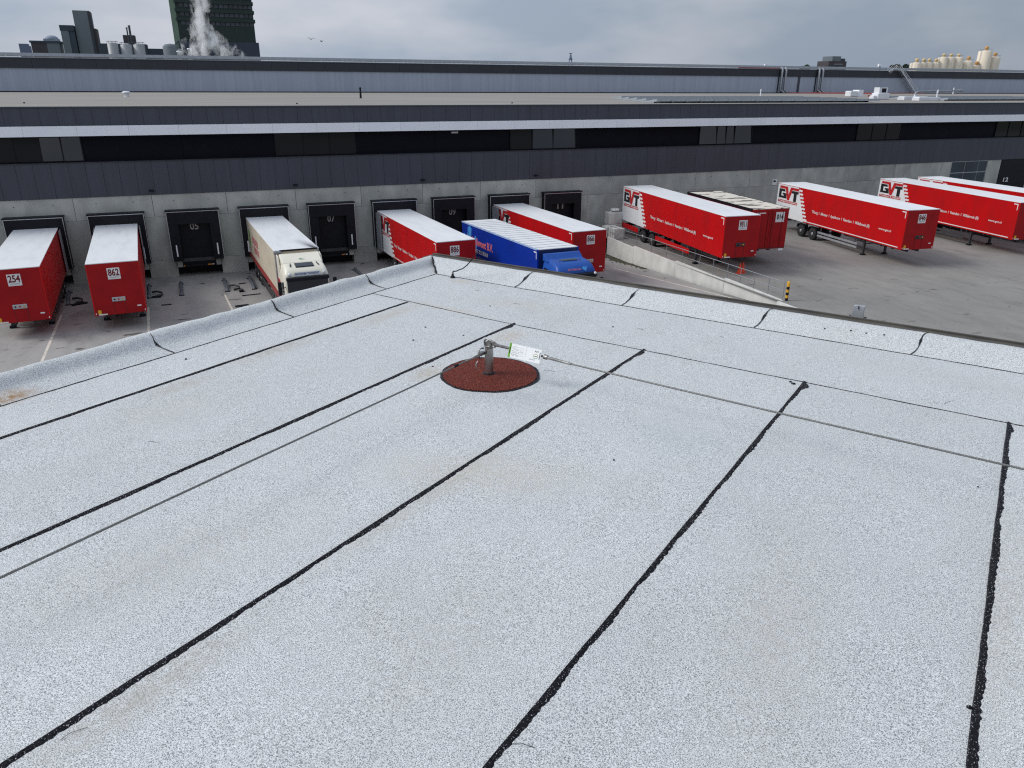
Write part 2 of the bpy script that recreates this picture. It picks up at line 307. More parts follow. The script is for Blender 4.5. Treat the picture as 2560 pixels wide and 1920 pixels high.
# ------------------------------------------------------------------ SETTING: ground levels
def bayz(y): return -1.25 if y >= 51 else min(0.0, -1.25 + (51 - y) * .045)
mb = MB(); mb.add([(-3000, -1500, -1.5), (3000, -1500, -1.5), (3000, 4500, -1.5), (-3000, 4500, -1.5)], [(0, 1, 2, 3)])
struct(mb.build('ground', LANDM))
mb = MB()
mb.add([(-250, -200, 0), (30.45, -200, 0), (30.45, 23.3, 0), (-250, 23.3, 0), (30.45, 58.6, 0), (300, 58.6, 0), (300, -200, 0)],
       [(0, 1, 2, 3), (1, 6, 5, 4, 2)])
struct(mb.build('yard', YARDM))
mb = MB()
mb.add([(-60, 23.3, 0), (30.3, 23.3, 0), (30.3, 51, -1.25), (-60, 51, -1.25), (30.3, 59.4, -1.25), (-60, 59.4, -1.25), (-60, 26, -1.6), (-60, 59.4, -1.6)],
       [(0, 1, 2, 3), (3, 2, 4, 5)])
struct(mb.build('loading_bay_floor', BAYM))
struct(MB().box(30.28, 30.47, 23.2, 33.88, -1.4, .008).build('kerb', CONCP))
def pt_line(x0, y0, x1, y1, wd=.13, off=.004):
    mb = MB(); n = 14; vs = []
    d = Vector((x1 - x0, y1 - y0)).normalized(); q = Vector((-d.y, d.x)) * wd / 2
    for i in range(n + 1):
        x = x0 + (x1 - x0) * i / n; y = y0 + (y1 - y0) * i / n; z = (bayz(y) if x < 30.4 else 0) + off
        vs += [(x + q.x, y + q.y, z), (x - q.x, y - q.y, z)]
    mb.add(vs, [(2 * i, 2 * i + 1, 2 * i + 3, 2 * i + 2) for i in range(n)]); return struct(mb.build('road_marking', PAINT))
for (a, b_, c, d) in [(-9.0, 50.3, -8.1, 35), (-4.25, 50.2, -3.4, 35), (.3, 51.9, 1.3, 35), (5.6, 50.2, 6.5, 35), (10.1, 50, 10.9, 35), (14.9, 50, 15.7, 35), (19.8, 50, 20.6, 35), (28.1, 49.5, 30.1, 35.5)]:
    pt_line(a, b_, c, d)
o = MB().add([(33, 32.35, .004), (62, 32.85, .004), (62, 32.93, .004), (33, 32.41, .004)], [(0, 1, 2, 3)]).build('paving_joint', pbr('pale_joint', (.33, .32, .30), .9, c2=(.21, .205, .19), scale=3, detail=7, lo=.45, hi=.6)); struct(o)
for (x, y, l_, a_) in ((40.9, 32.68, .8, .02), (39.8, 32.62, .35, .1), (47, 30.2, .5, -.3), (36.5, 37.2, .4, .4), (53, 33.5, .6, .2)):
    o = MB().add([(0, 0, 0), (l_ * .5, .03, 0), (l_, 0, 0), (l_ * .6, -.03, 0)], [(0, 3, 2, 1)]).build('paving_crack', DARK, loc=(x, y, .009), rot=(0, 0, a_)); struct(o)
# mossy gravel strip at the foot of the ramp wall
mb = MB(); vs = []
for i in range(30):
    y = 58.3 - i * .36; wv = max(.05, 1.5 * (1 - i / 29) + random.uniform(-.25, .25)); vs += [(30.2, y, bayz(y) + .02), (30.2 - wv, y, bayz(y) + .006)]
mb.add(vs, [(2 * i, 2 * i + 1, 2 * i + 3, 2 * i + 2) for i in range(29)])
gm = ground_mat('moss_and_grit', (.10, .09, .055), (.06, .058, .04), .8, 0)
struct(mb.build('dirt_strip', gm))
mb = MB()
for i in range(420):
    y = random.uniform(48, 58.2); x = 30.15 - abs(random.gauss(0, .6)) * (y - 46) / 10; r_ = random.uniform(.02, .07); z = bayz(y)
    a = [Vector((random.uniform(-1, 1), random.uniform(-1, 1), 0)) * r_ for _ in range(4)]
    mb.add([(x - r_, y - r_, z), (x + r_, y - r_ * .7, z), (x + r_ * .8, y + r_, z), (x - r_ * .9, y + r_ * .8, z), (x, y, z + r_ * 1.3)], [(0, 1, 4), (1, 2, 4), (2, 3, 4), (3, 0, 4)])
o = mb.build('grit', gm); o['kind'] = 'stuff'; o['label'] = 'grit and weeds gathered along the foot of the ramp wall'; o['category'] = 'gravel'

# ------------------------------------------------------------------ NEAR BUILDING (the roof the camera stands on)
RZ = 10.23
scene.cycles.filter_width = 1.2; scene.cycles.use_denoising = False; scene.cycles.use_adaptive_sampling = False
nb = thing('flat_roofed_building', 'building in the foreground with a pale grey mineral felt roof and black bitumen seams', 'building', (0, 0, 0), R(-55.3))
MB().box(-4.15, 14, -14, 5.02, -1.5, 10.20).build('wall', CONCP, nb)
def felt(u0, u1, v0, v1, z=RZ, nu=4, nv=40):
    nu = max(2, int((u1 - u0) / .12)); nv = max(2, int((v1 - v0) / .12)); vs = []; fs = []
    for j in range(nv + 1):
        for i in range(nu + 1):
            u = u0 + (u1 - u0) * i / nu; v = v0 + (v1 - v0) * j / nv
            edge = min(i, nu - i, j, nv - j) > 0
            vs.append((u, v, z + (.0016 * math.sin(u * 5 + v * 2.3) + .0014 * math.sin(v * 6.1 - u) if edge else 0)))
    for j in range(nv):
        for i in range(nu): fs.append((j * (nu + 1) + i, j * (nu + 1) + i + 1, (j + 1) * (nu + 1) + i + 1, (j + 1) * (nu + 1) + i))
    m_ = MB(); m_.add(vs, fs, 0, True); return m_.build('felt_sheet', FELT, nb)
US = [-3.56, -2.628, -1.695, -.762, .172, 1.105, 2.04, 2.97]
VE = 3.985; UF = -3.942; VF = 4.803
felt(UF, US[0], -8, VE)
for a, b_ in zip(US[:-1], US[1:]): felt(a, b_, -8, VE)
felt(US[-1], 14, -8, VE); felt(UF, 14, VE, VF)
MB().box(-4.1, 14, -14, -8, 10.1, 10.229).build('felt_sheet', FELT, nb)
def wob(t, s): return math.sin(t * 7.1 + s) * .5 + math.sin(t * 17.3 + s * 2.1) * .3 + math.sin(t * 41 + s * 3.7) * .2
def seam(u, v0, v1, wd, amp, s, h=.0035, step=.007):   # along v; straight left edge, ragged right edge
    n = int((v1 - v0) / step); vs = []; fs = []; rr = random.Random(s)
    k = 0.0; rough = 0
    for i in range(n + 1):
        v = v0 + (v1 - v0) * i / n; rough += (rr.uniform(-1, 1) - rough * .45) * .6
        ww = wd * (1 + amp * wob(v, s) + amp * .5 * rough); ww = max(wd * .3, ww) + .0028 * abs(math.sin(v * 95 + 2 * math.sin(v * 13))) + rr.uniform(-.001, .001)
        end = max(0, 1 - (v1 - v) / .13); ww *= 1 + .8 * math.sin(min(1, end * 1.15) * math.pi) * (1 if wd > .015 else 0)
        l_ = u + wob(v, s + 9) * .0015
        z = RZ; vs += [(l_ - .002, v, z), (l_ + .001, v, z + h + .003), (l_ + ww * .6, v, z + h), (l_ + ww, v, z)]
    for i in range(n):
        for c in range(3): fs.append((4 * i + c, 4 * i + c + 1, 4 * i + 5 + c, 4 * i + 4 + c))
    return MB().add(vs, fs, 0, False).build('bitumen_seam', BITUMEN, nb)
seam(US[0], -8, VE + .01, .013, .30, 3); seam(US[1], -8, VE + .012, .0155, .35, 5)
seam(US[2], -8, VE + .012, .0165, .35, 8); seam(US[3], -8, VE + .01, .0165, .35, 11)
seam(US[4], -8, VE + .01, .0165, .35, 14)
for k, u in enumerate(US[5:]): seam(u, -8, VE, .022, .45, 20 + k, step=.05)
def path_seam(pts, wd, s, name='bitumen_seam', amp=.5, lift=.002, step=.012, dz=None):
    pts = [Vector(p) for p in pts]; dense = []
    for a, b_ in zip(pts[:-1], pts[1:]):
        n = max(1, int((b_ - a).length / step)); dense += [a.lerp(b_, i / n) for i in range(n)]
    dense.append(pts[-1]); vs = []; rr = random.Random(s); r_ = 0
    for i, p in enumerate(dense):
        d = (dense[min(i + 1, len(dense) - 1)] - dense[max(0, i - 1)]); d.z = 0; d.normalize(); q = Vector((-d.y, d.x, 0)); r_ += (rr.uniform(-1, 1) - .3 * r_) * .5
        ww = max(.2, 1 + amp * wob(i * step * 2, s) + amp * .5 * r_) * (wd(i / len(dense)) if callable(wd) else wd)
        c = p + q * wob(i * step, s + 4) * .003
        vs += [tuple(c - q * ww * .5 + Vector((0, 0, lift * .3))), tuple(c + Vector((0, 0, lift * 1.6))), tuple(c + q * ww * .5 + Vector((0, 0, lift * .3)))]
    fs = []
    for i in range(len(dense) - 1):
        for c in range(2): fs.append((3 * i + c, 3 * i + c + 1, 3 * i + 4 + c, 3 * i + 3 + c))
    return MB().add(vs, fs).build(name, BITUMEN, nb)
path_seam([(UF, 4.035, RZ), (-2.64, 3.975, RZ), (-.76, VE, RZ), (6, VE, RZ)], .0065, 31, amp=.7)
path_seam([(UF, VF, RZ), (6, VF, RZ)], .009, 33, amp=.6)
path_seam([(UF, -6, RZ), (UF, VF + .004, RZ)], .012, 36, amp=.5)
# parapet upstands: profile (distance outwards, height)
PL = [(0, .001), (.05, .007), (.10, .017), (.14, .026), (.163, .043), (.186, .066), (.212, .081), (.25, .083), (.285, .065), (.29, -.08)]
PR = [(0, .001), (.03, .012), (.07, .032), (.12, .054), (.17, .074), (.20, .084), (.225, .084), (.245, .07), (.25, .03), (.25, -.05)]
def corner_u(w_): return UF - w_
def upstand(side, a, b_, prof, s, mit=False):
    n = max(2, int((b_ - a) / .06)); vs = []; fs = []; P_ = len(prof)
    for j in range(n + 1):
        t = a + (b_ - a) * j / n
        for k, (d, h) in enumerate(prof):
            hh = h + (.007 * wob(t * .7, s) + .004 * wob(t * 1.9, s + 2)) * (1 if 2 < k < 8 else 0) * (1 if side == 'L' else .35)
            dd = d + (.012 * wob(t * .6, s + 5) if (side == 'L' and 2 < k < 7) else 0)
            tt = t
            if side == 'L' and b_ == VF and j == n: tt = VF + d
            if side == 'R' and a == UF and j == 0: tt = UF - d
            vs.append((UF - dd, tt, RZ + hh) if side == 'L' else (tt, VF + dd, RZ + hh))
    for j in range(n):
        for k in range(P_ - 1):
            q = (j * P_ + k, j * P_ + k + 1, (j + 1) * P_ + k + 1, (j + 1) * P_ + k); fs.append(q if side == 'R' else q[::-1])
    return MB().add(vs, [f[::-1] for f in fs], 0, True).build('upstand_sheet', FELT, nb)
JL = [VF, 4.192, 3.27, 2.372, 1.43, .5, -.43, -1.36, -6]; JR = [UF, -3.158, -2.232, -1.278, -.346, .59, 1.53, 2.47, 6]
for i in range(len(JL) - 1): upstand('L', JL[i + 1], JL[i], PL, 2)
for i in range(len(JR) - 1): upstand('R', JR[i], JR[i + 1], PR, 3)
def ppt(side, t, k):
    d, h = (PL if side == 'L' else PR)[k]
    return (UF - d, t, RZ + h + .004) if side == 'L' else (t, VF + d, RZ + h + .004)
for j, t in enumerate(JL[1:6]):
    off = [0, -.004, -.010, -.012, -.010, -.004, .0]
    path_seam([ppt('L', t + off[k] * 1.3, k) for k in range(0, 7)], lambda f: .007 + .012 * max(0, 1 - abs(f - .62) / .14), 50 + j, amp=.5, lift=.001)
for j, t in enumerate(JR[1:7]):
    off = [0, .018, .03, .032, .036, .045, .06]
    path_seam([ppt('R', t + off[k] * .9, k) for k in range(0, 7)], lambda f: .007 + .016 * max(0, 1 - abs(f - .5) / .2), 70 + j, amp=.5, lift=.001)
c_ = [(UF - PR[k][0] * .95, VF + PR[k][0] * .95, RZ + PR[k][1] + .006) for k in range(0, 7)]
path_seam([(c_[0][0], c_[0][1], c_[0][2]), (c_[1][0] + .0, c_[1][1], c_[1][2]), (c_[3][0] + .0, c_[3][1], c_[3][2] + .002), (c_[6][0], c_[6][1], c_[6][2] + .004)], .013, 90, amp=.8)
MB().box(-4.30, 14, VF + .252, VF + .40, RZ - .02, RZ + .055).box(-4.30, 14, VF + .395, VF + .415, RZ - .25, RZ + .065).build('edge_trim', TRIM, nb)
MB().box(-4.28, -4.235, -6, VF + .25, RZ - .25, RZ + .02).build('edge_trim', TRIM, nb)
for (u, v, r_) in [(-.52, 4.93, .006), (-.62, 4.92, .005), (-.71, 4.92, .006), (-.86, 4.9, .005), (-2.75, 3.6, .006), (-2.95, 3.35, .005), (-2.55, 3.05, .006), (-2.42, 3.1, .004), (-3.8, 2.35, .006), (.3, 4.9, .006), (.36, 4.95, .005), (-2.05, 4.3, .006), (-3.0, 4.25, .006), (-3.06, 3.6, .006), (.163, 1.878, .007), (-.80, 3.93, .012), (-.82, 3.95, .008), (.1, 3.2, .004), (-1.2, 2.6, .004)]:
    z_ = RZ + (PR[4][1] if v > VF else 0)
    mb = MB(); n = 7; mb.lathe([(r_, -.002), (r_ * .9, .004), (0, .006)], (0, 0, 0), n=n); mb.build('debris', BITUMEN, nb, loc=(u, v, z_ if v < VF else RZ + .05 + (v - VF - .11) * .4), rot=(0, 0, random.random() * 3))
# twigs / hair cracks
for (u, v, l_, a) in [(-2.9, 4.4, .05, .3), (-1.9, 4.35, .04, .2), (-1.4, 4.5, .03, -.2), (-.1, 4.07, .06, 1.3), (-.13, 4.05, .04, 2.2), (-2.0, 3.35, .06, .4), (-2.98, 1.6, .05, .5), (-1.652, .536, .06, 1.4), (-.746, 1.13, .06, .5), (-3.35, 4.55, .04, .1)]:
    mb = MB(); mb.tube([(0, 0, .0015), (l_ * .4, l_ * .06, .004), (l_, -l_ * .1, .002)], .0008, 4); mb.build('twig', BITUMEN, nb, loc=(u, v, RZ), rot=(0, 0, a))

# --- anchor post and life line: a thing of its own, placed in the roof's frame
def R2W(u, v, z): c, s = math.cos(R(-55.3)), math.sin(R(-55.3)); return (u * c - v * s, u * s + v * c, z)
PU, PV = -2.222, 3.134
ap = thing('anchor_post', 'stainless steel fall-arrest post standing on a round red mineral felt patch', 'roof anchor', R2W(PU, PV, RZ), R(-55.3))
mb = MB(); n = 72; ring = []
for k in range(n):
    a = 2 * math.pi * k / n; rr_ = .260 + .0025 * math.sin(3 * a + 1) + .0015 * math.sin(7 * a) + random.uniform(-.0008, .0008); ring.append((.006 + rr_ * math.cos(a), rr_ * 1.0 * math.sin(a)))
mb.prism([(x * (1.045 + .008 * math.sin(i * .7) + random.uniform(-.007, .007)), y * (1.045 + .008 * math.sin(i * .7 + 1) + random.uniform(-.007, .007))) for i, (x, y) in enumerate(ring)], 'z', .0008, .0035); mb.build('bitumen_rim', BITUMEN, ap)
mb = MB(); mb.prism([(.006 + (x - .006) * .985, y * .985) for x, y in ring], 'z', .003, .0065); mb.build('felt_collar', REDFELT, ap)
mb = MB(); mb.lathe([(.036, .0065), (.034, .0085), (.028, .0095), (.0255, .0125), (.024, .0125)], n=28); mb.build('sealant_ring', BITUMEN, ap)
MB().lathe([(.0235, .008), (.0235, .152)], n=32).lathe([(.0238, .058), (.0238, .0595)], n=32).build('post', STEEL, ap)
hd = MB()
hd.box(-.016, .016, -.012, .012, .15, .175)
hd.lathe([(.006, -.02), (.012, -.02), (.012, .02), (.006, .02)], (0, 0, .182), 'y', 20)
hd.build('post_head', STEEL, ap, bevel=.002)
# shackle bow and ring
bow = MB(); pts = []
for k in range(13):
    a = math.pi * (.5 + k / 12); pts.append((.004 + .021 * math.cos(a), -.018, .186 + .021 * math.sin(a)))
bow.tube([(.05, -.018, .196)] + [(p[0], p[1], p[2]) for p in pts[::1]] + [(.05, -.018, .170)], .005, 8)
bow.build('shackle', STEEL, ap)
b2 = MB(); b2.tube([(.012 * math.cos(a) - .002, -.025, .176 + .019 * math.sin(a)) for a in [k * math.pi / 8 for k in range(17)]], .0012, 6); b2.build('split_ring', STEEL, ap)
cl = MB(); cl.box(.018, .052, -.020, -.006, .166, .196); cl.build('clevis', STEEL, ap, bevel=.003)
cl = MB(); cl.lathe([(.010, -.028), (.010, .002), (.006, .004)], (.022, 0, .181), 'y', 12); cl.build('clevis_pin', STEEL, ap)
tr = MB(); tr.tube([(.05, -.012, .183), (.07, -.010, .181), (.13, .0, .176)], [.011, .0075, .0075], 12)
tr.tube([(.338, .018, .165), (.358, .018, .1635)], [.013, .013], 12); tr.tube([(.358, .018, .1635), (.362, .018, .163), (.47, .018, .158), (.50, .018, .157)], [.009, .0085, .0075, .006], 12)
tr.tube([(.13, .0, .176), (.34, .018, .1645)], .006, 10)
tr.build('turnbuckle', STEEL, ap)
# left shackle assembly toward -v
ls = MB()
ls.box(-.036, -.012, -.055, -.015, .118, .134)
ls.tube([(-.028, -.03, .100), (-.03, -.045, .100), (-.03, -.05, .112), (-.028, -.05, .15), (-.024, -.035, .155), (-.022, -.02, .152)], .0048, 8)
ls.tube([(-.018, -.05, .126), (-.012, -.085, .128), (-.006, -.12, .133)], [.009, .0085, .007], 10)
ls.tube([(-.006, -.12, .133), (-.003, -.21, .136)], [.0055, .005], 10)
ls.tube([(-.035, -.055, .085), (-.04, -.065, .07), (-.036, -.07, .05), (-.03, -.062, .045)], .0035, 8)
ls.build('cable_shackle', STEEL, ap)
ld = thing('safety_cable', 'grey steel safety cable running from the post towards the lower left', 'cable', R2W(PU, PV, RZ), R(-55.3), 'life line cables')
MB().tube([(-.003, -.20, .136), (-.006, -.6, .133), (-.007, -1.6, .138), (-.007, -3, .141), (-.007, -9, .15)], .0042, 10).build('strand', CABLE, ld)
MB().lathe([(.007, -.015), (.007, .015)], (0, 0, 0), 'y', 12).build('end_clamp', BLACK, ld, loc=(-.004, -.285, .1355))
ld = thing('safety_cable', 'grey steel safety cable running from the white inspection tag to the right edge', 'cable', R2W(PU, PV, RZ), R(-55.3), 'life line cables')
MB().tube([(.498, .018, .157), (.9, .014, .153), (1.6, .006, .149), (2.45, -.004, .149), (7, -.012, .16)], .0042, 10).build('strand', CABLE, ld)
# inspection tag
tg = thing('inspection_tag', 'white plastic inspection tag with green edge hanging on the cable beside the post', 'tag', R2W(-2.065, PV - .022, RZ + .2156), R(-55.3))
TW, TH, SL = .208, .086, -.052     # width, height, slope
ax_ = Vector((1, 0, SL / 1.0 * .25)).normalized(); ax_ = Vector((.9832, .1656, -.0764)); up_ = Vector((.0207, .3144, .9491)).normalized()
up_ = (up_ - ax_ * 0).normalized(); ax_.normalize()
tm = Matrix((ax_, up_, ax_.cross(up_))).transposed().to_4x4()
tg.matrix_world = Matrix.Translation(tg.location) @ Matrix.Rotation(R(-55.3), 4, 'Z') @ tm @ Matrix.Scale(.847, 4)
def tbox(name, mat, x0, x1, y0, y1, z0, z1, bev=0): return box(name, mat, tg, x0, x1, y0, y1, z0, z1, bev)
MB().box(0, TW, -TH, 0, -.001, .001).build('plate', pbr('glossy_white_plastic', (.93, .94, .93), .3, c2=(.92, .93, .92)), tg)
tbox('green_edge', GREENF, -.004, .009, -TH - .003, .002, -.0015, .0018)
tbox('slot', BLACK, .001, .005, -.062, -.022, .0019, .0024)
tbox('slot', BLACK, TW - .0085, TW - .0045, -.062, -.018, .0011, .0018)
rul = MB()
for y in (-.018, -.030, -.045, -.055, -.067): rul.box(.014, .098, y - .0003, y + .0003, .0011, .0014)
rul.box(.030, .0306, -.074, -.008, .0011, .0014); rul.box(.110, .1104, -.074, -.004, .0011, .0014); rul.box(.062, .0626, -.067, -.045, .0011, .0014)
for (x, y, l_) in [(.016, -.026, .01), (.016, -.042, .011), (.016, -.052, .009), (.016, -.063, .01), (.034, -.013, .008), (.036, -.024, .006), (.034, -.035, .03), (.07, -.04, .02), (.034, -.052, .02), (.034, -.064, .024), (.016, -.072, .02), (.045, -.072, .02), (.135, -.072, .04), (.14, -.068, .03)]:
    rul.box(x, x + l_, y - .0007, y + .0007, .0011, .0014)
rul.build('ruled_form', pbr('grey_print', (.16, .16, .18), .6), tg)
lettering('logo', 'ASV', (.165, -.022, .0016), (1, 0, 0), (0, 1, 0), .027, .011, INK, tg, .01)
sg = MB()
for k in range(18):
    a0, a1 = math.pi * 2 * k / 18 + .06, math.pi * 2 * (k + 1) / 18 - .06; ro, ri = .0165, .0125; cx, cy = .176, -.047
    sg.add([(cx + ri * math.cos(a0), cy + ri * math.sin(a0), .0016), (cx + ro * math.cos(a0), cy + ro * math.sin(a0), .0016), (cx + ro * math.cos(a1), cy + ro * math.sin(a1), .0016), (cx + ri * math.cos(a1), cy + ri * math.sin(a1), .0016)], [(0, 1, 2, 3)], 0 if k % 18 < 11 else 1)
sg.build('date_dial', [pbr('dial_ochre', (.55, .50, .10), .5), pbr('dial_green', (.08, .30, .12), .5)], tg)
box('dial_text', INK, tg, .169, .184, -.049, -.045, .0012, .0016)

# lightning rod wire at the right parapet foot
lr = thing('lightning_wire', 'black bent wire sticking up from the parapet foot near the roof corner', 'wire', R2W(-3.746, 4.777, RZ), R(-55.3))
MB().lathe([(.022, -.001), (.018, .010), (.010, .018), (.010, .028), (.006, .034)], n=14).build('foot', BITUMEN, lr)
MB().tube([(0, 0, .02), (.004, 0, .05), (.012, 0, .057), (.036, 0, .059), (.06, .002, .072), (.10, .004, .088), (.145, .006, .122), (.185, .006, .165), (.215, .006, .20), (.245, .006, .228), (.275, .006, .246), (.31, .006, .254)], [.0055] * 3 + [.0045] * 5 + [.004, .0035, .003, .0025], 8).build('wire', BLACK, lr)
# bracket on the right edge
br = thing('edge_bracket', 'small shiny folded metal bracket standing on the right roof edge', 'bracket', R2W(-.73, 5.215, RZ + .05), R(-55.3))
MB().prism([(-.042, 0), (.042, 0), (.034, .055), (.040, .095), (-.028, .092), (-.036, .05)], 'y', 0, .03).build('plate', ALU, br, bevel=.003)
MB().box(-.052, .052, -.015, .05, -.002, .012).build('base', BLACK, br)
MB().box(-.002, .003, -.006, .0, .07, .092).build('slot', BLACK, br)

# ------------------------------------------------------------------ WAREHOUSE (facade at y = 58.5)
wh = thing('warehouse', 'long low distribution warehouse with slate cladding, white fascia and a row of loading docks', 'warehouse', (0, 58.5, -1.25))
WZ = 1.25; FY = 0.0   # child coords: x world, y = world y - 58.5, z = world z + 1.25
def wbox(name, mat, x0, x1, y0, y1, z0, z1, bevel=0): return box(name, mat, wh, x0, x1, y0 - 58.5, y1 - 58.5, z0 + WZ, z1 + WZ, bevel)
wbox('core', BLACK, -60, 140, 59.35, 60.0, -1.5, 9.8)
wbox('core', BLACK, -60, 140, 58.62, 59.35, 3.2, 6.78)
wbox('core', BLACK, -60, 140, 58.62, 59.35, 8.46, 9.8)
wbox('core', BLACK, -60, 140, 58.605, 58.66, 9.14, 10.2)
wbox('core', CONC, 29.9, 140, 58.62, 59.35, -1.5, 3.2)
wbox('core', CONC, -60, 29.9, 58.62, 59.35, -.02, 3.2)
DOCKX = [-20.4 + 0 * 1, -15.55] + [-10.72 + 4.82 * k for k in range(0, 9)]
DX = [-10.77, -5.88, -1.05, 3.765, 8.6, 13.41, 18.2, 22.96, 27.74]
# claddings: 1 m panels
def shared_panels(name, mat, x0, x1, pitch, gap, y0, y1, z0, z1):
    me = MB().box(gap / 2, pitch - gap / 2, y0, y1, z0, z1).mesh(name, mat); x = x0
    while x < x1 - 1e-6:
        link(name, me, wh, (x, -58.5, WZ)); x += pitch
def big(name, mat, x0, x1, y0, y1, z0, z1): wbox(name, mat, x0, x1, y0, y1, z0, z1)
shared_panels('cladding_panel', CLAD, -19.24, 95.76, 1.0025, .015, 58.44, 58.60, 4.56, 6.80)
shared_panels('parapet_panel', CLAD, -19.24, 95.76, 1.0025, .015, 58.46, 58.60, 9.14, 10.22)
for x0, x1 in ((-60, -19.25), (96.06, 140)):
    big('cladding_panel', CLAD, x0, x1, 58.44, 58.60, 4.56, 6.80); big('parapet_panel', CLAD, x0, x1, 58.46, 58.60, 9.14, 10.22)
shared_panels('parapet_cap', pbr('dark_cap', (.035, .05, .062), .4), -22, 98, 4.9, .012, 58.40, 58.80, 10.22, 10.30)
shared_panels('fascia_panel', FASC, -22.46, 99, 3.05, .010, 57.95, 58.46, 8.50, 9.12)
shared_panels('sill', pbr('dark_sill', (.02, .025, .035), .4), -22.46, 99, 6.03, .01, 58.38, 59.2, 6.80, 6.84)
# recessed dark band: windows and black panels
WINS = [(-12.75, -7.2, [-11.11, -9.63, -8.4]), (5.1, 10.9, [7.1, 9.0]), (23.3, 29.15, [25.25, 27.1]), (41.35, 47.05, [43.2, 44.2, 45.12]), (59.5, 65.2, [61.45, 63.3]), (78.6, 84.4, [80.5, 82.5])]
for gi, (a, b_, mul) in enumerate(WINS):
    fr = wbox('window', BLACK, a, b_, 58.95, 59.0, 6.84, 8.46)
    xs = [a] + mul + [b_]
    for q0, q1 in zip(xs[:-1], xs[1:]):
        tl = random.uniform(-1.0, .6)
        if gi == 3 or (gi == 0 and q0 > -10) or (gi == 2 and q0 > 25): tl = -3.6 + random.uniform(-.3, .3)   # leaned back just so these panes reflect the sky
        p = MB().box(-(q1 - q0) / 2 + .04, (q1 - q0) / 2 - .04, -.012, .012, -.74, .74).build('pane', MIRG if tl < -3 else MIRD, fr, loc=((q0 + q1) / 2, 58.86 - 58.5, 7.66 + WZ), rot=(R(tl), 0, R(random.uniform(-.9, .9))))
    for x in [a + .02] + mul + [b_ - .02]:
        MB().box(x - .035, x + .035, 58.80 - 58.5, 58.94 - 58.5, 6.845 + WZ, 8.455 + WZ).build('mullion', BLACK, fr)
ends = [-60] + [x for w_ in WINS for x in (w_[0], w_[1])] + [140]
for a, b_ in zip(ends[0::2], ends[1::2]):
    n = max(1, round((b_ - a) / 6.1)); st = (b_ - a) / n
    for i in range(n): wbox('dark_panel', CLADB, a + i * st + .01, a + (i + 1) * st - .01, 58.9, 59.0, 6.84, 8.46)
# concrete panels
UJ = [-60, -34, -22.83, -18, -13.17] + [-8.34 + 4.83 * k for k in range(8)] + [35.08, 41.14, 47.1, 53.05, 59.0, 65.0, 71.35]
for a, b_ in zip(UJ[:-1], UJ[1:]):
    wbox('concrete_panel', CONC, a + .012, b_ - .012, 58.5, 58.61, 3.05, 4.545)
for a, b_ in zip(UJ[:-1], UJ[1:]):
    if b_ > 31: wbox('concrete_panel', CONC, max(a, 30.3) + .012, b_ - .012, 58.5, 58.61, -1.3, 3.035)
wbox('concrete_panel', CONC, 71.37, 72.75, 58.5, 58.61, -1.3, 4.545)
wbox('concrete_panel', CONC, 78.1, 80.1, 58.5, 58.61, -1.3, 4.545)
wbox('concrete_panel', CONC, 84.6, 140, 58.5, 58.61, -1.3, 4.545)
wbox('concrete_panel', CONC, 72.77, 78.08, 58.5, 58.61, -1.3, .6)
# panels between docks, and plinths with gaps for the leveller pits
allx = [-60] + [v for x in DX for v in (x - 1.0, x + 1.0)] + [30.3]
for a, b_ in zip(allx[0::2], allx[1::2]): wbox('concrete_panel', CONC, a, b_, 58.5, 58.61, -.03, 3.035)
allp = [-60] + [v for x in DX for v in (x - 1.5, x + 1.5)] + [30.3]
for a, b_ in zip(allp[0::2], allp[1::2]): wbox('plinth', CONC, a, b_, 58.46, 59.34, -1.3, -.045)
# lifting anchors dots on the concrete
dot = MB().lathe([(.035, 0), (.02, -.02), (0, -.022)], axis='y', n=8).mesh('anchor_cap', DARK)
for a, b_ in zip(UJ[3:-1], UJ[4:]):
    for f in (.28, .75): link('anchor_cap', dot, wh, (a + (b_ - a) * f, -.001, 4.12 + WZ))
# wall lamps under the cladding
for x in (-3.44, 6.2, 15.83, 25.42):
    wbox('wall_lamp', BLACK, x - .16, x + .16, 58.2, 58.44, 4.80, 4.9, .02)
wbox('wall_lamp', ALU, 18.35, 18.9, 58.70, 58.89, 8.22, 8.36, .02)
# side window and door 12
fr = wbox('window', ALU, 72.78, 78.06, 58.52, 58.56, .62, 4.54)
for (a, b_) in ((72.85, 74.75), (74.83, 76.72), (76.80, 78.0)):
    for (c, d) in ((3.42, 4.48), (2.2, 3.34), (.7, 2.12)):
        MB().box(a, b_, .0, .02, c + WZ, d + WZ).build('pane', pbr('blue_glass', (.02, .032, .05), .08, c2=(.03, .05, .07), scale=.5, spec=.5), fr)
dr = wbox('door', BLACK, 80.12, 84.58, 58.5, 58.58, -.02, 4.54)
for k in range(7): box('door_panel', BLACK, dr, 80.16, 84.54, -.02, 0, .03 + k * .64 + WZ, .65 + k * .64 + WZ)
lettering('numeral', '12', (81.05, -.03, 2.2 + WZ), (1, 0, 0), (0, 0, 1), .78, .44, LETW, dr, .02)
sgn = wbox('wall_sign', LETW, 49.74, 50.26, 58.46, 58.498, 3.1, 3.62)
flat('truck_pictogram', [[(.1, .3), (.42, .3), (.42, .42), (.36, .42), (.3, .52), (.1, .44)]], (49.74, -.045, 3.1 + WZ), (1, 0, 0), (0, 0, 1), INK, sgn, 1, .9)

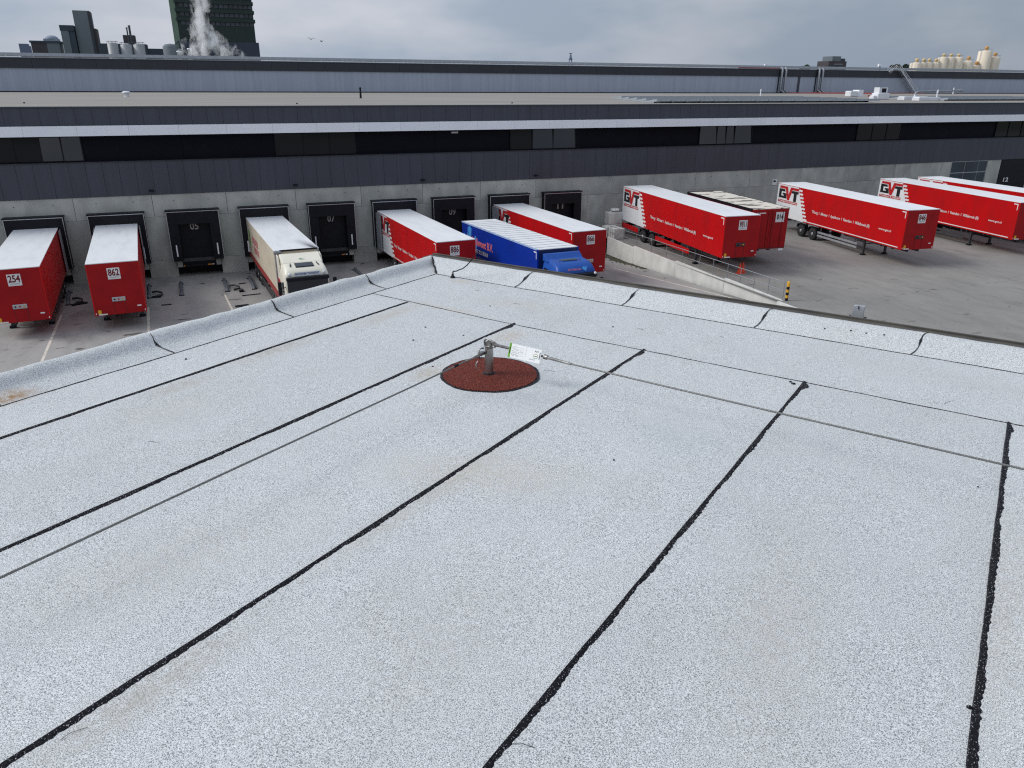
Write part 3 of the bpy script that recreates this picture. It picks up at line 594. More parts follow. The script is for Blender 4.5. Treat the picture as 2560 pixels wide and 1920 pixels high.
# docks: each a thing
def dock(x, num, light=False):
    label = {'05': 'empty black loading dock numbered 05 between the 862 trailer and the cream truck', '07': 'empty black loading dock numbered 07 to the right of the cream truck',
             '09': 'empty black loading dock numbered 09 behind the blue truck', '11': 'empty black loading dock numbered 11, the rightmost of the row'}.get(num) or num
    d = thing('loading_dock', label, 'loading dock', (x, 58.5, -1.25), 0, 'loading docks along the warehouse wall')
    def b(name, mat, x0, x1, y0, y1, z0, z1, bev=0, par=None): return box(name, mat, par or d, x0, x1, y0, y1, z0 + WZ, z1 + WZ, bev)
    b('head_pad', BLACK, -1.71, 1.71, -.62, -.003, 2.52, 3.42, .01)
    b('side_pad', BLACK, -1.71, -1.03, -.62, -.003, -.06, 2.518, .01); b('side_pad', BLACK, 1.03, 1.71, -.62, -.003, -.06, 2.518, .01)
    b('rain_cap', BLACK, -1.77, 1.77, -.66, -.003, 3.422, 3.50, .008)
    b('edge_strip', ALU, -1.72, 1.72, -.635, -.622, 3.37, 3.415); b('edge_strip', ALU, -1.72, -1.685, -.635, -.622, -.06, 3.368); b('edge_strip', ALU, 1.685, 1.72, -.635, -.622, -.06, 3.368)
    for s in (-1, 1): b('guide_strip', FASC, s * 1.36 - .045, s * 1.36 + .045, -.642, -.622, .28, 1.09, .01)
    dd = b('door', BLACK, -1.03, 1.03, -.06, -.01, .05, 2.6)
    for k in range(4): b('door_section', BLACK, -1.0, 1.0, -.075, -.061, .08 + k * .63, .68 + k * .63, .006, dd)
    if num in ('05', '07', '09', '11'):
        lettering('numeral', num, (-.30, -.082, 2.03 + WZ), (1, 0, 0), (0, 0, 1), .56, .50, pbr('grey_print_light', (.42, .42, .42), .6), dd, .02)
    b('leveller', DARK, -1.12, 1.12, -.35, .2, -.18, .045, .01); b('leveller_skirt', BLACK, -1.12, 1.12, -.22, -.20, -.54, -.185)
    for s in (-1, 1):
        b('bumper', CONC, s * 1.30 - .17, s * 1.30 + .17, -.30, -.045, -.55, -.065, .01)
    b('reflector', AMBER, .55, .78, -.37, -.352, -.50, -.42); b('reflector', AMBER, -1.08, -1.0, -.37, -.352, -.50, -.42); b('reflector', LETW, .84, .95, -.37, -.352, -.49, -.42)
    b('leveller_frame', BLACK, -1.12, 1.12, -.35, -.30, -.54, -.40)
    return d
labs = ['black loading dock behind the 254 trailer at the left edge', 'black loading dock that the 862 trailer stands in', '05', 'black loading dock that the cream truck is backed into', '07',
        'black loading dock that the 886 trailer is backed into', '09', 'black loading dock between docks 09 and 11 with a trailer backed into it', '11']
for x, l_ in zip(DX, labs): dock(x, l_)

# lower roof with gravel-grey membrane
rf = MB(); rf.add([(-60, .08, 9.90 + WZ), (300, .08, 9.90 + WZ), (300, 136.4, 9.92 + WZ), (-60, 136.4, 9.92 + WZ)], [(0, 1, 2, 3)])
rf.build('roof', ROOFG, wh)

# ------------------------------------------------------------------ taller hall behind (y = 195)
hh = thing('high_bay_hall', 'taller pale walled hall with a dark top band rising behind the lower warehouse roof', 'building', (0, 195, -1.5))
def hbox(name, mat, x0, x1, y0, y1, z0, z1): return box(name, mat, hh, x0, x1, y0 - 195, y1 - 195, z0 + 1.5, z1 + 1.5)
hbox('wall', LIGHTW, -120, 420, 195, 330, -1.5, 14.58)
hbox('base_flashing', BLACK, -120, 420, 194.9, 194.99, 9.85, 10.12)
me = MB().box(.02, 5.98, -.25, -.02, 14.58 + 1.5, 16.55 + 1.5).mesh('band_panel', pbr('dark_band_panel', (.024, .028, .040), .5, c2=(.020, .023, .033), scale=.5, rnd=.05))
for k in range(78): link('band_panel', me, hh, (-90 + 6 * k, 0, 0))
hbox('parapet_cap', pbr('blue_grey_cap', (.06, .085, .115), .4), -120, 420, 194.62, 195.3, 16.50, 16.60)
hbox('cap_edge', PALEM, -120, 420, 194.58, 195.3, 16.605, 16.71)
hbox('roof', ROOFG, -120, 420, 195, 330, 14.6, 16.45)
# roof-edge solar array on the hall
sa = thing('solar_array', 'long rows of solar panels on the roof edge of the taller hall', 'solar panels', (0, 196.2, 16.55), group='roof solar arrays')
pm = MB(); pm.add([(0, 0, .75), (2.42, 0, .75), (2.42, 2.2, .35), (0, 2.2, .35)], [(0, 1, 2, 3)]); pm.box(0, 2.46, -.05, 0, .42, .80, 1); pm.box(.03, .09, .0, .05, .0, .5, 1)
me = pm.mesh('solar_panel', [SOLAR, PALEM])
for k in range(136):
    link('solar_panel', me, sa, (-60 + 2.5 * k, 0, 0))
for r_ in (1, 2):
    o = MB().box(-60, 280, 6.5 * r_, 6.5 * r_ + .08, .62 + .26 * r_, .88 + .26 * r_).build('panel_edge_row', PALEM, sa)
# lower arrays
def lower_array(x0, y0, dx, rows, n, label):
    t = thing('solar_array', label, 'solar panels', (x0, y0, 9.92), group='roof solar arrays')
    q = MB(); q.add([(0, 0, .42), (1.93, 0, .42), (1.93, 3.2, .12), (0, 3.2, .12)], [(0, 1, 2, 3)]); q.box(0, 1.93, -.03, 0, .17, .43, 1); q.box(-.05, .08, -.05, .5, .0, .14, 2)
    q.add([(0, 0, .0), (0, 3.2, .0), (0, 3.2, .12), (0, 0, .42)], [(0, 1, 2, 3)], 1)
    me = q.mesh('solar_panel', [SOLAR, PALEM, BLACK])
    for r_ in range(rows):
        for k in range(n): link('solar_panel', me, t, (dx * r_ + 1.98 * k, 6.1 * r_, 0))
lower_array(49.4, 79.2, 2.3, 5, 17, 'solar array lying on the lower roof left of the roof hatches')
lower_array(104.5, 87.0, 2.3, 4, 16, 'solar array lying on the lower roof right of the roof hatches')

# ducts on the hall wall
def duct(x, label):
    t = thing('ventilation_duct', label, 'duct', (x, 194.5, 9.92), group='grey ducts on the hall wall')
    MB().tube([(0, 0, 7.1), (0, -.4, 6.8), (0, -.4, 1.0), (.9, -1.0, .25), (1.0, -1.2, .25)], .30, 8).build('pipe', GALV, t)
    MB().box(-.5, -.34, .2, .45, .2, 6.7).build('bracket_rail', BLACK, t)
duct(163.6, 'grey duct on the hall wall, first of the left pair'); duct(165.0, 'grey duct on the hall wall, second of the left pair')
duct(177.6, 'grey duct on the hall wall, first of the right pair'); duct(179.0, 'grey duct on the hall wall, second of the right pair')
dp = tag(MB().box(-.35, .35, -.15, 0, 0, 4.5).box(-.45, .45, -.2, 0, 4.5, 4.7).build('downpipe', CLAD, loc=(170.9, 194.95, 9.95)), 'dark vertical pipe housing on the hall wall between the two duct pairs', 'pipe')
# stair up to the hall roof
st = thing('roof_stair', 'galvanised steel stair with handrails climbing from the lower roof to the hall roof', 'stair', (217.6, 193.2, 9.92))
S0, S1 = Vector((0, 0, .1)), Vector((-8.9, 0, 7.3))
for y in (0, 1.6):
    a, b_ = S0 + Vector((0, y, 0)), S1 + Vector((0, y, 0)); mb = MB(); mb.prism([(a.x, a.z - .2), (a.x + (.6 if y == 0 else .2), a.z - .2), (b_.x + (.5 if y == 0 else .1), b_.z), (b_.x - .1, b_.z + .05)], 'y', y, y + .08); mb.build('stringer', pbr('pale_galvanised', (.58, .62, .66), .5), st)
    mb = MB()
    for h in (.55, 1.1): mb.tube([(a.x + .5, y, a.z + h), (b_.x, y, b_.z + h), (b_.x - 1.2, y, b_.z + h)], .06, 6)
    for k in range(6): p = a.lerp(b_, k / 5); mb.tube([(p.x, y, p.z), (p.x, y, p.z + 1.1)], .03, 6)
    mb.tube([(b_.x - 1.4, y, b_.z + 1.1), (b_.x - 4.2, y, b_.z - 1.0)], .04, 6); mb.tube([(b_.x - 1.4, y, b_.z + .5), (b_.x - 3.8, y, b_.z - 1.4)], .04, 6)
    mb.build('handrail', LETW, st)
mb = MB().box(-.16, .16, .08, 1.6, -.02, .03).mesh('step', DARK)
for k in range(26): p = S0.lerp(S1, (k + .5) / 26); link('step', mb, st, (p.x + .15, 0, p.z))
MB().box(-10.2, -8.7, 0, 1.2, 7.2, 7.35).build('landing', PALEM, st)
MB().prism([(-9.0, 7.3), (-11.6, 7.3), (-13.4, 6.3), (-13.0, 6.3), (-11.4, 7.1), (-9.0, 7.1)], 'y', -.1, .1).build('landing_bracket', PALEM, st)
# roof clutter
def vent(x, y, label, kind='mushroom', s=1.0, grp=None):
    t = thing('roof_vent', label, 'vent', (x, y, 9.92), group=grp)
    if kind == 'mushroom':
        MB().lathe([(.35 * s, 0), (.30 * s, .45 * s)], n=12).build('stack', WHITE, t); MB().lathe([(.30 * s, .45 * s), (.58 * s, .50 * s), (.60 * s, .62 * s), (.3 * s, .78 * s), (0, .80 * s)], n=14).build('cap', WHITE, t)
    elif kind == 'pipe':
        MB().lathe([(.16 * s, 0), (.13 * s, 1.3 * s)], n=10).build('stack', BLACK, t); MB().lathe([(.13 * s, 1.3 * s), (.19 * s, 1.35 * s), (.14 * s, 1.5 * s), (0, 1.6 * s)], n=10).build('cap', BLACK, t)
    elif kind == 'white_pipe':
        MB().lathe([(.16 * s, 0), (.12 * s, 1.4 * s)], n=10).build('stack', FASC, t); MB().lathe([(.12 * s, 1.2 * s), (.24 * s, 1.3 * s), (.10 * s, 1.7 * s), (0, 2 * s)], n=10).build('cap', FASC, t)
    elif kind == 'dome':
        MB().box(-.7, .7, -.7, .7, 0, .3).build('kerb', FASC, t); MB().lathe([(.7, .3), (.55, .6), (.25, .78), (0, .82)], n=14).build('dome', WHITE, t)
    return t
vent(-8.5, 125.5, 'white mushroom vent on the left of the lower warehouse roof')
vent(22.1, 113, 'black vent pipe with a cap standing on the lower warehouse roof', 'pipe', .95)
vent(105.7, 131, 'slim white vent pipe behind the left solar array', 'white_pipe', .75)
vent(127.5, 127, 'slim white vent pipe just left of the roof hatches', 'white_pipe', .7)
vent(112.2, 95.5, 'slim white vent pipe right beside the skylight kerbs', 'white_pipe', .8)
vent(218, 180, 'slim white vent pipe standing right of the horizontal pipe', 'white_pipe', 1.0)
for k, (x, y) in enumerate([(-14.6, 86.2), (9.4, 80), (31.7, 79.5)]):
    tag(MB().lathe([(.10, 0), (.08, .1), (0, .12)], n=8).build('roof_outlet', BLACK, loc=(x, y, 9.93)), 'small black roof outlet, ' + ['leftmost on the lower roof', 'below and right of the steam plume', 'near the middle of the lower roof edge'][k], 'drain', 'roof outlets')
hu = thing('air_handling_unit', 'white box air unit with a dark opening on the lower roof beside the skylights', 'air unit', (101.5, 96.6, 9.92))
MB().box(-1.2, 1.2, -.5, .9, 0, .95).build('casing', WHITE, hu, bevel=.08); MB().box(-.8, .9, -.2, .9, .95, 1.8).build('intake_hood', WHITE, hu); MB().box(-.3, .6, -.22, -.2, 1.05, 1.65).build('opening', BLACK, hu); MB().box(-1.9, -1.1, -.3, .6, 0, .6).build('side_duct', WHITE, hu, bevel=.1)
hu = thing('air_handling_unit', 'small white air unit on the lower roof left of the larger one', 'air unit', (126, 127, 9.92))
MB().box(-1.5, 1.5, -.6, 1, 0, 1.1).build('casing', WHITE, hu, bevel=.15); MB().box(.5, 1.7, -.7, 1, 0, 1.3).build('side_box', FASC, hu)
for k, (x, y, l_) in enumerate([(100.5, 88.5, 4.4), (103.0, 93.5, 5.2)]):
    t = thing('skylight', ['white raised skylight kerb nearer to the roof edge', 'white raised skylight kerb behind the nearer one'][k], 'skylight', (x, y, 9.92), group='white skylight kerbs')
    MB().box(0, l_, 0, 1.3, 0, .42).build('kerb', WHITE, t); MB().box(.1, l_ - .1, .1, 1.2, .42, .5).build('glazing', FASC, t)
t = thing('roof_pipe', 'long horizontal white pipe with end cap on the lower roof below the stair', 'pipe', (108.9, 96.3, 9.92))
MB().tube([(-.6, 0, 0), (-.6, 0, .95), (-.2, 0, 1.15), (.3, 0, 1.2), (11.2, 2.0, 1.35)], .13, 8).build('run', GALV, t); MB().tube([(11.2, 2, 1.35), (12.4, 2.2, 1.38)], .24, 8).build('end_cap', GALV, t); MB().lathe([(.5, 0), (.25, .45), (.15, .6)], (-.6, 0, 0), n=10).build('foot', FASC, t)
for k, (x, y, a) in enumerate([(113.2, 101, .2), (116.8, 104, -.1), (116.3, 96, .1), (120.5, 99, .3)]):
    t = thing('spare_panel_stack', 'stack of loose panels with gravel bags on the lower roof, ' + ['nearest to the pipe foot', 'behind the others', 'lowest in front', 'rightmost by the array'][k], 'panel stack', (x, y, 9.92), a, 'loose panel stacks on the roof')
    MB().box(-1.4, 1.4, -.5, .5, .02, .14).build('panel', DARK, t, rot=(0, 0, .2)); MB().box(-1.3, 1.5, -.5, .5, .16, .26).build('panel', ALU, t, rot=(0, -.08, -.1)); MB().lathe([(.6, 0), (.62, .12), (0, .2)], (-1.2, -.8, 0), n=10).build('bag', WHITE, t)
tag(MB().tube([(166, 194.5, 10.0), (185, 180, 10.05), (160, 150, 10.05), (131, 128, 10.05)], .22, 6).tube([(176, 194.5, 10.1), (215, 188, 10.05)], .12, 6).build('cable_tray', REDC), 'red cable tray running across the lower roof from the ducts', 'cable tray')
tag(MB().box(148, 163, 194.4, 194.58, 16.72, 16.95).build('cable_tray', REDC), 'short red cable tray on the edge of the hall roof', 'cable tray')

# ------------------------------------------------------------------ TRAILERS
WHEELM = None
def wheel_mesh():
    t_ = MB().lathe([(.27, -.14), (.47, -.15), (.50, -.11), (.50, .11), (.47, .15), (.27, .14)], axis='x', n=24).mesh('wheel', TYRE)
    r_ = MB(); r_.lathe([(.285, -.135), (.28, -.09), (.20, -.05), (.13, -.055), (.12, -.15), (.07, -.16), (0, -.16)], axis='x', n=20)
    for k in range(10):
        a = k * math.pi / 5; r_.lathe([(.02, 0), (.02, -.03), (0, -.03)], (-.055, .17 * math.cos(a), .17 * math.sin(a)), 'x', 6)
    return t_, r_.mesh('rim', ALU)
TM, RM = wheel_mesh()
def wheel(parent, x, y, z=.5, side=-1):
    o = link('wheel', TM, parent, (x, y, z), (0, 0, 0 if side < 0 else math.pi)); link('rim', RM, o); return o
CHK = lambda: None
GV = {'V': [[(.02, 1.0), (.43, 1.0), (.505, .55), (.58, 1.0), (1.0, 1.0), (1.0, .85), (.685, .85), (.56, .20), (.45, .20), (.325, .85), (.02, .85)]],
      'G': [[(0, .82), (.30, .82), (.325, .67), (.13, .67), (.13, .41), (.255, .41), (.255, .48), (.19, .48), (.19, .59), (.375, .59), (.42, .27), (0, .27)]],
      'T': [[(.69, .82), (1.0, .82), (1.0, .66), (.92, .66), (.92, .19), (.77, .19), (.77, .66), (.645, .66)]]}
def trailer(label, FL, RL, z0, zb, zt, num, wid=2.55, wheels=(12.1, 10.6), side='gvt', guard='white', legy=2.6, front='plate', rz_pitch=0, legs=True, roofmat=None, plate_x=None, url=True, body=None, group='red and white semi trailers', ym=1.0, txt=True, shorttop=False, name='semi_trailer', rail=True):
    FL = Vector(FL); RL = Vector(RL); d = RL - FL; L = d.length; a = math.atan2(d.y, d.x) - math.pi / 2
    ctr = FL + Vector((math.cos(a), math.sin(a))) * wid / 2
    t = thing(name, label, 'trailer', (ctr.x, ctr.y, z0), a, group); t.rotation_euler.x = rz_pitch
    W = wid / 2; side_m = body or RED; fm = REDSHADE if body is None else body
    mb = MB(); mb.box(-W, W, 0, L, zb, zt - .04, 0)
    bo = mb.build('body', side_m, t, bevel=.025)
    MB().box(-W - .012, W + .012, -.012, L + .012, zt - .05, zt).build('roof', roofmat or ROOFW, t, bevel=.015)
    MB().box(-W + .04, W - .04, -.014, -.001, zb + .03, zt - .07).build('front_panel', fm, t, bevel=.004)
    for s in (-1, 1): MB().box(s * W - .045 if s > 0 else -W - .02, W + .02 if s > 0 else -W + .045, -.025, .03, zb, zt - .052).build('corner_post', side_m, t, bevel=.012)
    ch = MB(); ch.box(-.5, -.38, .3, L - .2, zb - .22, zb - .002); ch.box(.38, .5, .3, L - .2, zb - .22, zb - .002)
    for y in [1 + k * 1.7 for k in range(int((L - 2) / 1.7))]: ch.box(-W + .08, W - .08, y, y + .08, zb - .12, zb - .004)
    ch.build('chassis', DARK, t)
    MB().box(-W + .02, W - .02, L - .12, L - .02, zb - .55, zb - .3).build('rear_bumper', DARK, t)
    for y in wheels:
        for s in (-1, 1):
            wheel(t, s * (W - .19), y, .5, s)
            if s < 0: MB().prism([(y - .62, .72), (y - .5, 1.03), (y + .5, 1.03), (y + .62, .72), (y + .58, .70), (y + .46, .98), (y - .46, .98), (y - .58, .70)], 'x', -W + .02, -W + .35).build('mudguard', BLACK, t)
        MB().tube([(-W + .3, y, .5), (W - .3, y, .5)], .07, 8).build('axle', DARK, t)
    if legs:
        for s in (-1, 1):
            MB().box(s * .95 - .07, s * .95 + .07, legy - .07, legy + .07, .1, zb - .01).box(s * .95 - .05, s * .95 + .05, legy + .1, legy + .9, zb - .28, zb - .2).build('landing_leg', DARK, t)
            MB().box(s * .95 - .16, s * .95 + .16, legy - .14, legy + .14, 0, .1).build('leg_foot', BLACK, t)
        MB().tube([(-.95, legy, zb - .35), (.95, legy, zb - .35)], .035, 6).box(-.95, -.85, legy - .06, legy + .2, zb - .5, zb - .3).build('leg_brace', DARK, t)
    if guard:
        gm_ = {'white': ALU, 'red': RED, 'dark': DARK, 'grey': GALV}[guard]; y0, y1 = legy + .45, min(wheels) - .75
        for s in (-1, 1):
            if guard == 'red':
                MB().box(s * W - .02, s * W + .02, y0, y1, .62, .98).build('side_guard', gm_, t, bevel=.01); MB().box(s * W - .02, s * W + .02, max(wheels) + .8, L - .2, .62, 1.0).build('side_guard', gm_, t, bevel=.01)
            else:
                for (z_, z1_) in ((.42, .58), (.68, .84)): MB().box(s * (W - .03) - .02, s * (W - .03) + .02, y0, y1, z_, z1_).build('side_guard', gm_, t, bevel=.01)
            MB().box(s * (W - .08) - .02, s * (W - .08) + .02, y0 + .3, y0 + .4, .42, zb - .01).box(s * (W - .08) - .02, s * (W - .08) + .02, y1 - .4, y1 - .3, .42, zb - .01).build('guard_bracket', DARK, t)
    if z0 < 0:    # rear doors swung open and folded against the sides
        for s in (-1, 1):
            dd = MB().box(s * (W + .10) - .022, s * (W + .10) + .022, L - 1.75, L - .5, zb + .02, zt - .1).build('rear_door', pbr('grey_door_inner', (.26, .27, .29), .6, c2=(.18, .19, .21), scale=2, stretch=(1, 4, .3)), t)
            for y in (L - 1.72, L - 1.12, L - .6): MB().box(s * (W + .135) - .01, s * (W + .135) + .01, y, y + .06, zb + .05, zt - .15).build('door_rod', ALU, dd)
    xs = -W - .006
    if side == 'gvt':
        yb, yt = (L - 4.55) * 1, (L - 3.25)
        hb, ht = zb + .02, zt - .08
        flat('white_side_panel', [[(0, 0), (L - yb, 0), (L - yt, ht - hb), (0, ht - hb)]], (xs, L - .02, hb), (0, -1, 0), (0, 0, 1), WHITE, t)
        mb = MB(); nrow = 19; hgt = (ht - hb) / nrow
        for i in range(nrow):
            f = (i + .5) / nrow; ye = yb + (yt - yb) * f; z_ = hb + i * hgt; q = .24
            for (o_, mi) in ((0, 1), (1, 0)):
                if (i + o_) % 2 == 0:
                    y0, y1 = (ye, ye + q) if mi == 1 else (ye - q, ye)
                    mb.add([(0, y0, z_), (0, y0, z_ + hgt), (0, y1, z_ + hgt), (0, y1, z_)], [(0, 1, 2, 3)], mi)
        o = mb.build('checker_band', [LETW, REDINK], t, loc=(xs - .004, 0, 0))
        lx = L - (.25 if z0 == 0 else .75); lw = 2.85; lh = 1.38; lz = zt - 1.56
        for key, mt in (('V', REDINK), ('G', INK), ('T', INK)):
            flat('logo_letter', GV[key], (xs - .005, lx, lz), (0, -1, 0), (0, 0, 1), mt, t, lw, lh)
        flat('logo_strip', [[(0, 0), (lw, 0), (lw, .21), (0, .21)]], (xs - .0045, lx + .02, lz + .02), (0, -1, 0), (0, 0, 1), REDINK, t)
        lettering('lettering', 'Transport & Logistics', (xs - .0075, lx - .06, lz + .05), (0, -1, 0), (0, 0, 1), lw - .15, .15, LETW, t, .03)
        if txt:
            lettering('lettering', 'Tilburg  I  Alkmaar  I  Apeldoorn  I  Veendam  I  Willebroek (B)', (xs - .006, L * .668, zb + .88), (0, -1, 0), (0, 0, 1), L * .445, .28, LETW, t, .012)
            lettering('lettering', 'www.gvt.nl', (xs - .006, L * .162, zb + .96), (0, -1, 0), (0, 0, 1), L * .082, .20, LETW, t, .012)
        if rail:
            MB().box(xs - .01, xs - .002, .35, L, zb + .10, zb + .16).build('side_stripe', LETW, t)
        flat('corner_mark', [[(0, 0), (.38, 0), (.38, -.45), (.32, -.45), (.32, -.07), (0, -.07)]], (xs - .004, .52, zt - .14), (0, -1, 0), (0, 0, 1), LETW, t)
    if front == 'plate':
        px = plate_x if plate_x is not None else -.33; pz = zt - .93
        if num: pl = flat('number_plate', [[(0, 0), (.62, 0), (.62, .62), (0, .62)]], (px, -.024, pz), (1, 0, 0), (0, 0, 1), LETW, t)
        if num: lettering('numeral', num, (.04, .18, .004), (1, 0, 0), (0, 1, 0), .54, .39, DKRED, pl, .03)
        if num: lettering('lettering', 'www.gvt.nl', (.10, .07, .004), (1, 0, 0), (0, 1, 0), .42, .07, INK, pl)
        cp = MB().box(-.33, .33, -.075, -.015, zb + .74, zb + .98).build('coupling_panel', ALU if z0 < 0 else DARK, t, bevel=.02)
        for k in range(3): MB().lathe([(.045, 0), (.04, -.05), (0, -.06)], (-.2 + .2 * k, -.075, zb + .86), 'y', 8).build('air_coupling', [BLACK, REDINK, YEL][k], cp)
        MB().box(-.30, -.28, -.03, -.015, zb + .05, zb + .73).box(.28, .30, -.03, -.015, zb + .05, zb + .73).build('recess_edge', DKRED, t)
        MB().box(-W + .16, -W + .32, -.03, -.015, zb + .10, zb + .32).build('reflector', YEL, t); MB().box(-W + .18, -W + .6, -.03, -.015, zb + .03, zb + .10).build('sticker', LETW, t); MB().box(W - .42, W - .22, -.03, -.015, zb + .36, zb + .43).build('sticker', LETW, t)
        for s in (-1, 1): MB().box(s * (W - .06) - .02, s * (W - .06) + .02, -.04, -.02, zb + .08, zb + .17).build('marker_light', LAMPC, t)
    return t, L, W
DZ = -1.08
trailer('red trailer marked 254 with white roof docked at the left edge', (-11.19, 45.25), (-12.03, 58.38), DZ, .93, 3.83, '254', guard='dark', wheels=(9.6, 8.3), plate_x=-.28)
trailer('red trailer marked 862 with white roof docked second from the left', (-6.47, 45.1), (-7.23, 58.38), DZ, .93, 3.83, '862', guard='grey', wheels=(9.9, 8.6), plate_x=-.32)
trailer('red trailer marked 886 docked behind the corner of the near roof', (12.78, 44.45), (11.98, 58.38), DZ, .93, 3.83, '886', guard='dark', wheels=(9.6, 8.3), plate_x=-.42)
trailer('red trailer marked 866 docked behind the blue truck', (22.2, 44.7), (21.48, 58.38), DZ, .93, 3.83, '866', guard='dark', wheels=(9.6, 8.3), plate_x=-.22)
trailer('red trailer marked 9811 parked on the yard beside the ramp railing', (30.93, 40.3), (32.52, 56.3), 0, 1.2, 3.95, '9811', guard='red', wheels=(12.0, 10.4), legy=3.85, plate_x=-.26, rail=False)
trailer('red trailer marked 846 parked alone in the middle of the right yard', (44.37, 38.2), (46.59, 53.9), 0, 1.2, 3.95, '846', guard='white', wheels=(11.85, 10.25), legy=4.15, plate_x=-.36)
trailer('red trailer at the right edge cut off by the picture border, number not visible', (55.25, 38.1), (57.75, 53.4), 0, 1.2, 3.95, '', guard='dark', wheels=(11.7, 10.1), legy=4.15, plate_x=.2)
trailer('red trailer farthest right, mostly hidden behind another, near door 12', (60.35, 37.7), (62.17, 53.2), 0, 1.2, 3.95, '', guard='dark', wheels=(11.7, 10.1), legy=4.15)
# short trailer 014: doors face the yard
t, L, W = trailer('short red trailer marked 014 with a patchy roof and rear doors', (34.54, 42.14), (35.47, 51.31), 0, 1.2, 3.95, '014', wid=2.82, side=None, guard='dark', wheels=(4.6, 5.9), legs=False, roofmat=PATCHY, front=None)
for s in (-1, 1):
    MB().box(s * .705 - .69, s * .705 + .69, -.04, -.016, 1.25, 3.86).build('rear_door', REDSHADE, t, bevel=.01)
    for x in (.18, .95): MB().tube([(s * x, -.06, 1.3), (s * x, -.06, 3.8)], .018, 6).build('door_rod', DKRED, t)
    MB().box(s * .75 - .35, s * .75 + .35, -.05, -.041, 3.62, 3.69).build('sticker', LETW, t)
    MB().box(s * 1.1 - .2, s * 1.1 + .2, -.08, -.02, 1.02, 1.16).build('tail_lamp', [LAMPC, REDINK][s < 0], t)
MB().box(-W, W, -.05, .1, 1.16, 1.24).build('sill', DKRED, t)
pl = flat('number_plate', [[(0, 0), (.68, 0), (.68, .62), (0, .62)]], (.42, -.046, 3.0), (1, 0, 0), (0, 0, 1), LETW, t)
lettering('numeral', '014', (.07, .18, .004), (1, 0, 0), (0, 1, 0), .54, .36, INK, pl, .045)
for s in (-1, 1): MB().box(s * (W + .02) - .03, s * (W + .02) + .03, 0, L, 3.78, 3.96).build('roof_edge', BLACK, t)
MB().box(-W, W, L - .02, L + .04, 3.78, 3.98).build('roof_edge', BLACK, t)

SOOT = ROOFW.copy(); SOOT.name = 'sooty_white_roof'
def soot():
    m = SOOT; t = m.node_tree; L = t.links; b = t.nodes['Principled BSDF']; src = b.inputs['Base Color'].links[0].from_socket
    co = t.nodes.new('ShaderNodeTexCoord').outputs['Object']; c = src
    for (x, y, rx_, ry_, k, rot) in ((1.0, .35, .22, 1.3, .95, 12), (.95, .9, .55, 2.6, .5, 12)):
        q = t.nodes.new('ShaderNodeMapping'); q.vector_type = 'TEXTURE'; q.inputs['Location'].default_value = (x, y, 3.9); q.inputs['Rotation'].default_value = (0, 0, R(rot)); q.inputs['Scale'].default_value = (rx_, ry_, 3)
        L.new(co, q.inputs[0]); ln = t.nodes.new('ShaderNodeVectorMath'); ln.operation = 'LENGTH'; L.new(q.outputs[0], ln.inputs[0])
        rr = t.nodes.new('ShaderNodeMapRange'); rr.inputs[1].default_value = 1; rr.inputs[2].default_value = .1; L.new(ln.outputs['Value'], rr.inputs[0]); c = mixcol(m, c, scaled(m, rr.outputs[0], k), (.05, .05, .06))
    L.new(c, b.inputs['Base Color'])
soot()
# ------------------------------------------------------------------ TRUCKS (tractor + box) 
def cabin(parent, y0, z0, W, body, prof, kind):
    """prof: levels (z, yfront, yback, halfwidth); y increases backwards"""
    mb = MB(); vs = []; seg = 7
    for (z, yf, yb, hw) in prof:
        r_ = .22 if z > 1.2 else .1; ring = []
        for (cx, cy, a0) in ((hw - r_, yf + r_, -90), (hw - r_ * .4, yb - r_ * .4, 0), (-hw + r_ * .4, yb - r_ * .4, 90), (-hw + r_, yf + r_, 180)):
            rr_ = r_ if cy < (yf + yb) / 2 else r_ * .4
            for k in range(5):
                a = R(a0 + 90 * k / 4); ring.append((cx + rr_ * math.cos(a), y0 + cy + rr_ * math.sin(a), z0 + z))
        vs += ring
    n = 20; fs = []
    for i in range(len(prof) - 1):
        for k in range(n): fs.append((i * n + k, i * n + (k + 1) % n, (i + 1) * n + (k + 1) % n, (i + 1) * n + k))
    mb.add(vs, fs, 0, True); mb.add(vs[:n], [tuple(range(n))[::-1]]); mb.add(vs[-n:], [tuple(range(n))], 0, True)
    return mb.build('cab', body, parent)
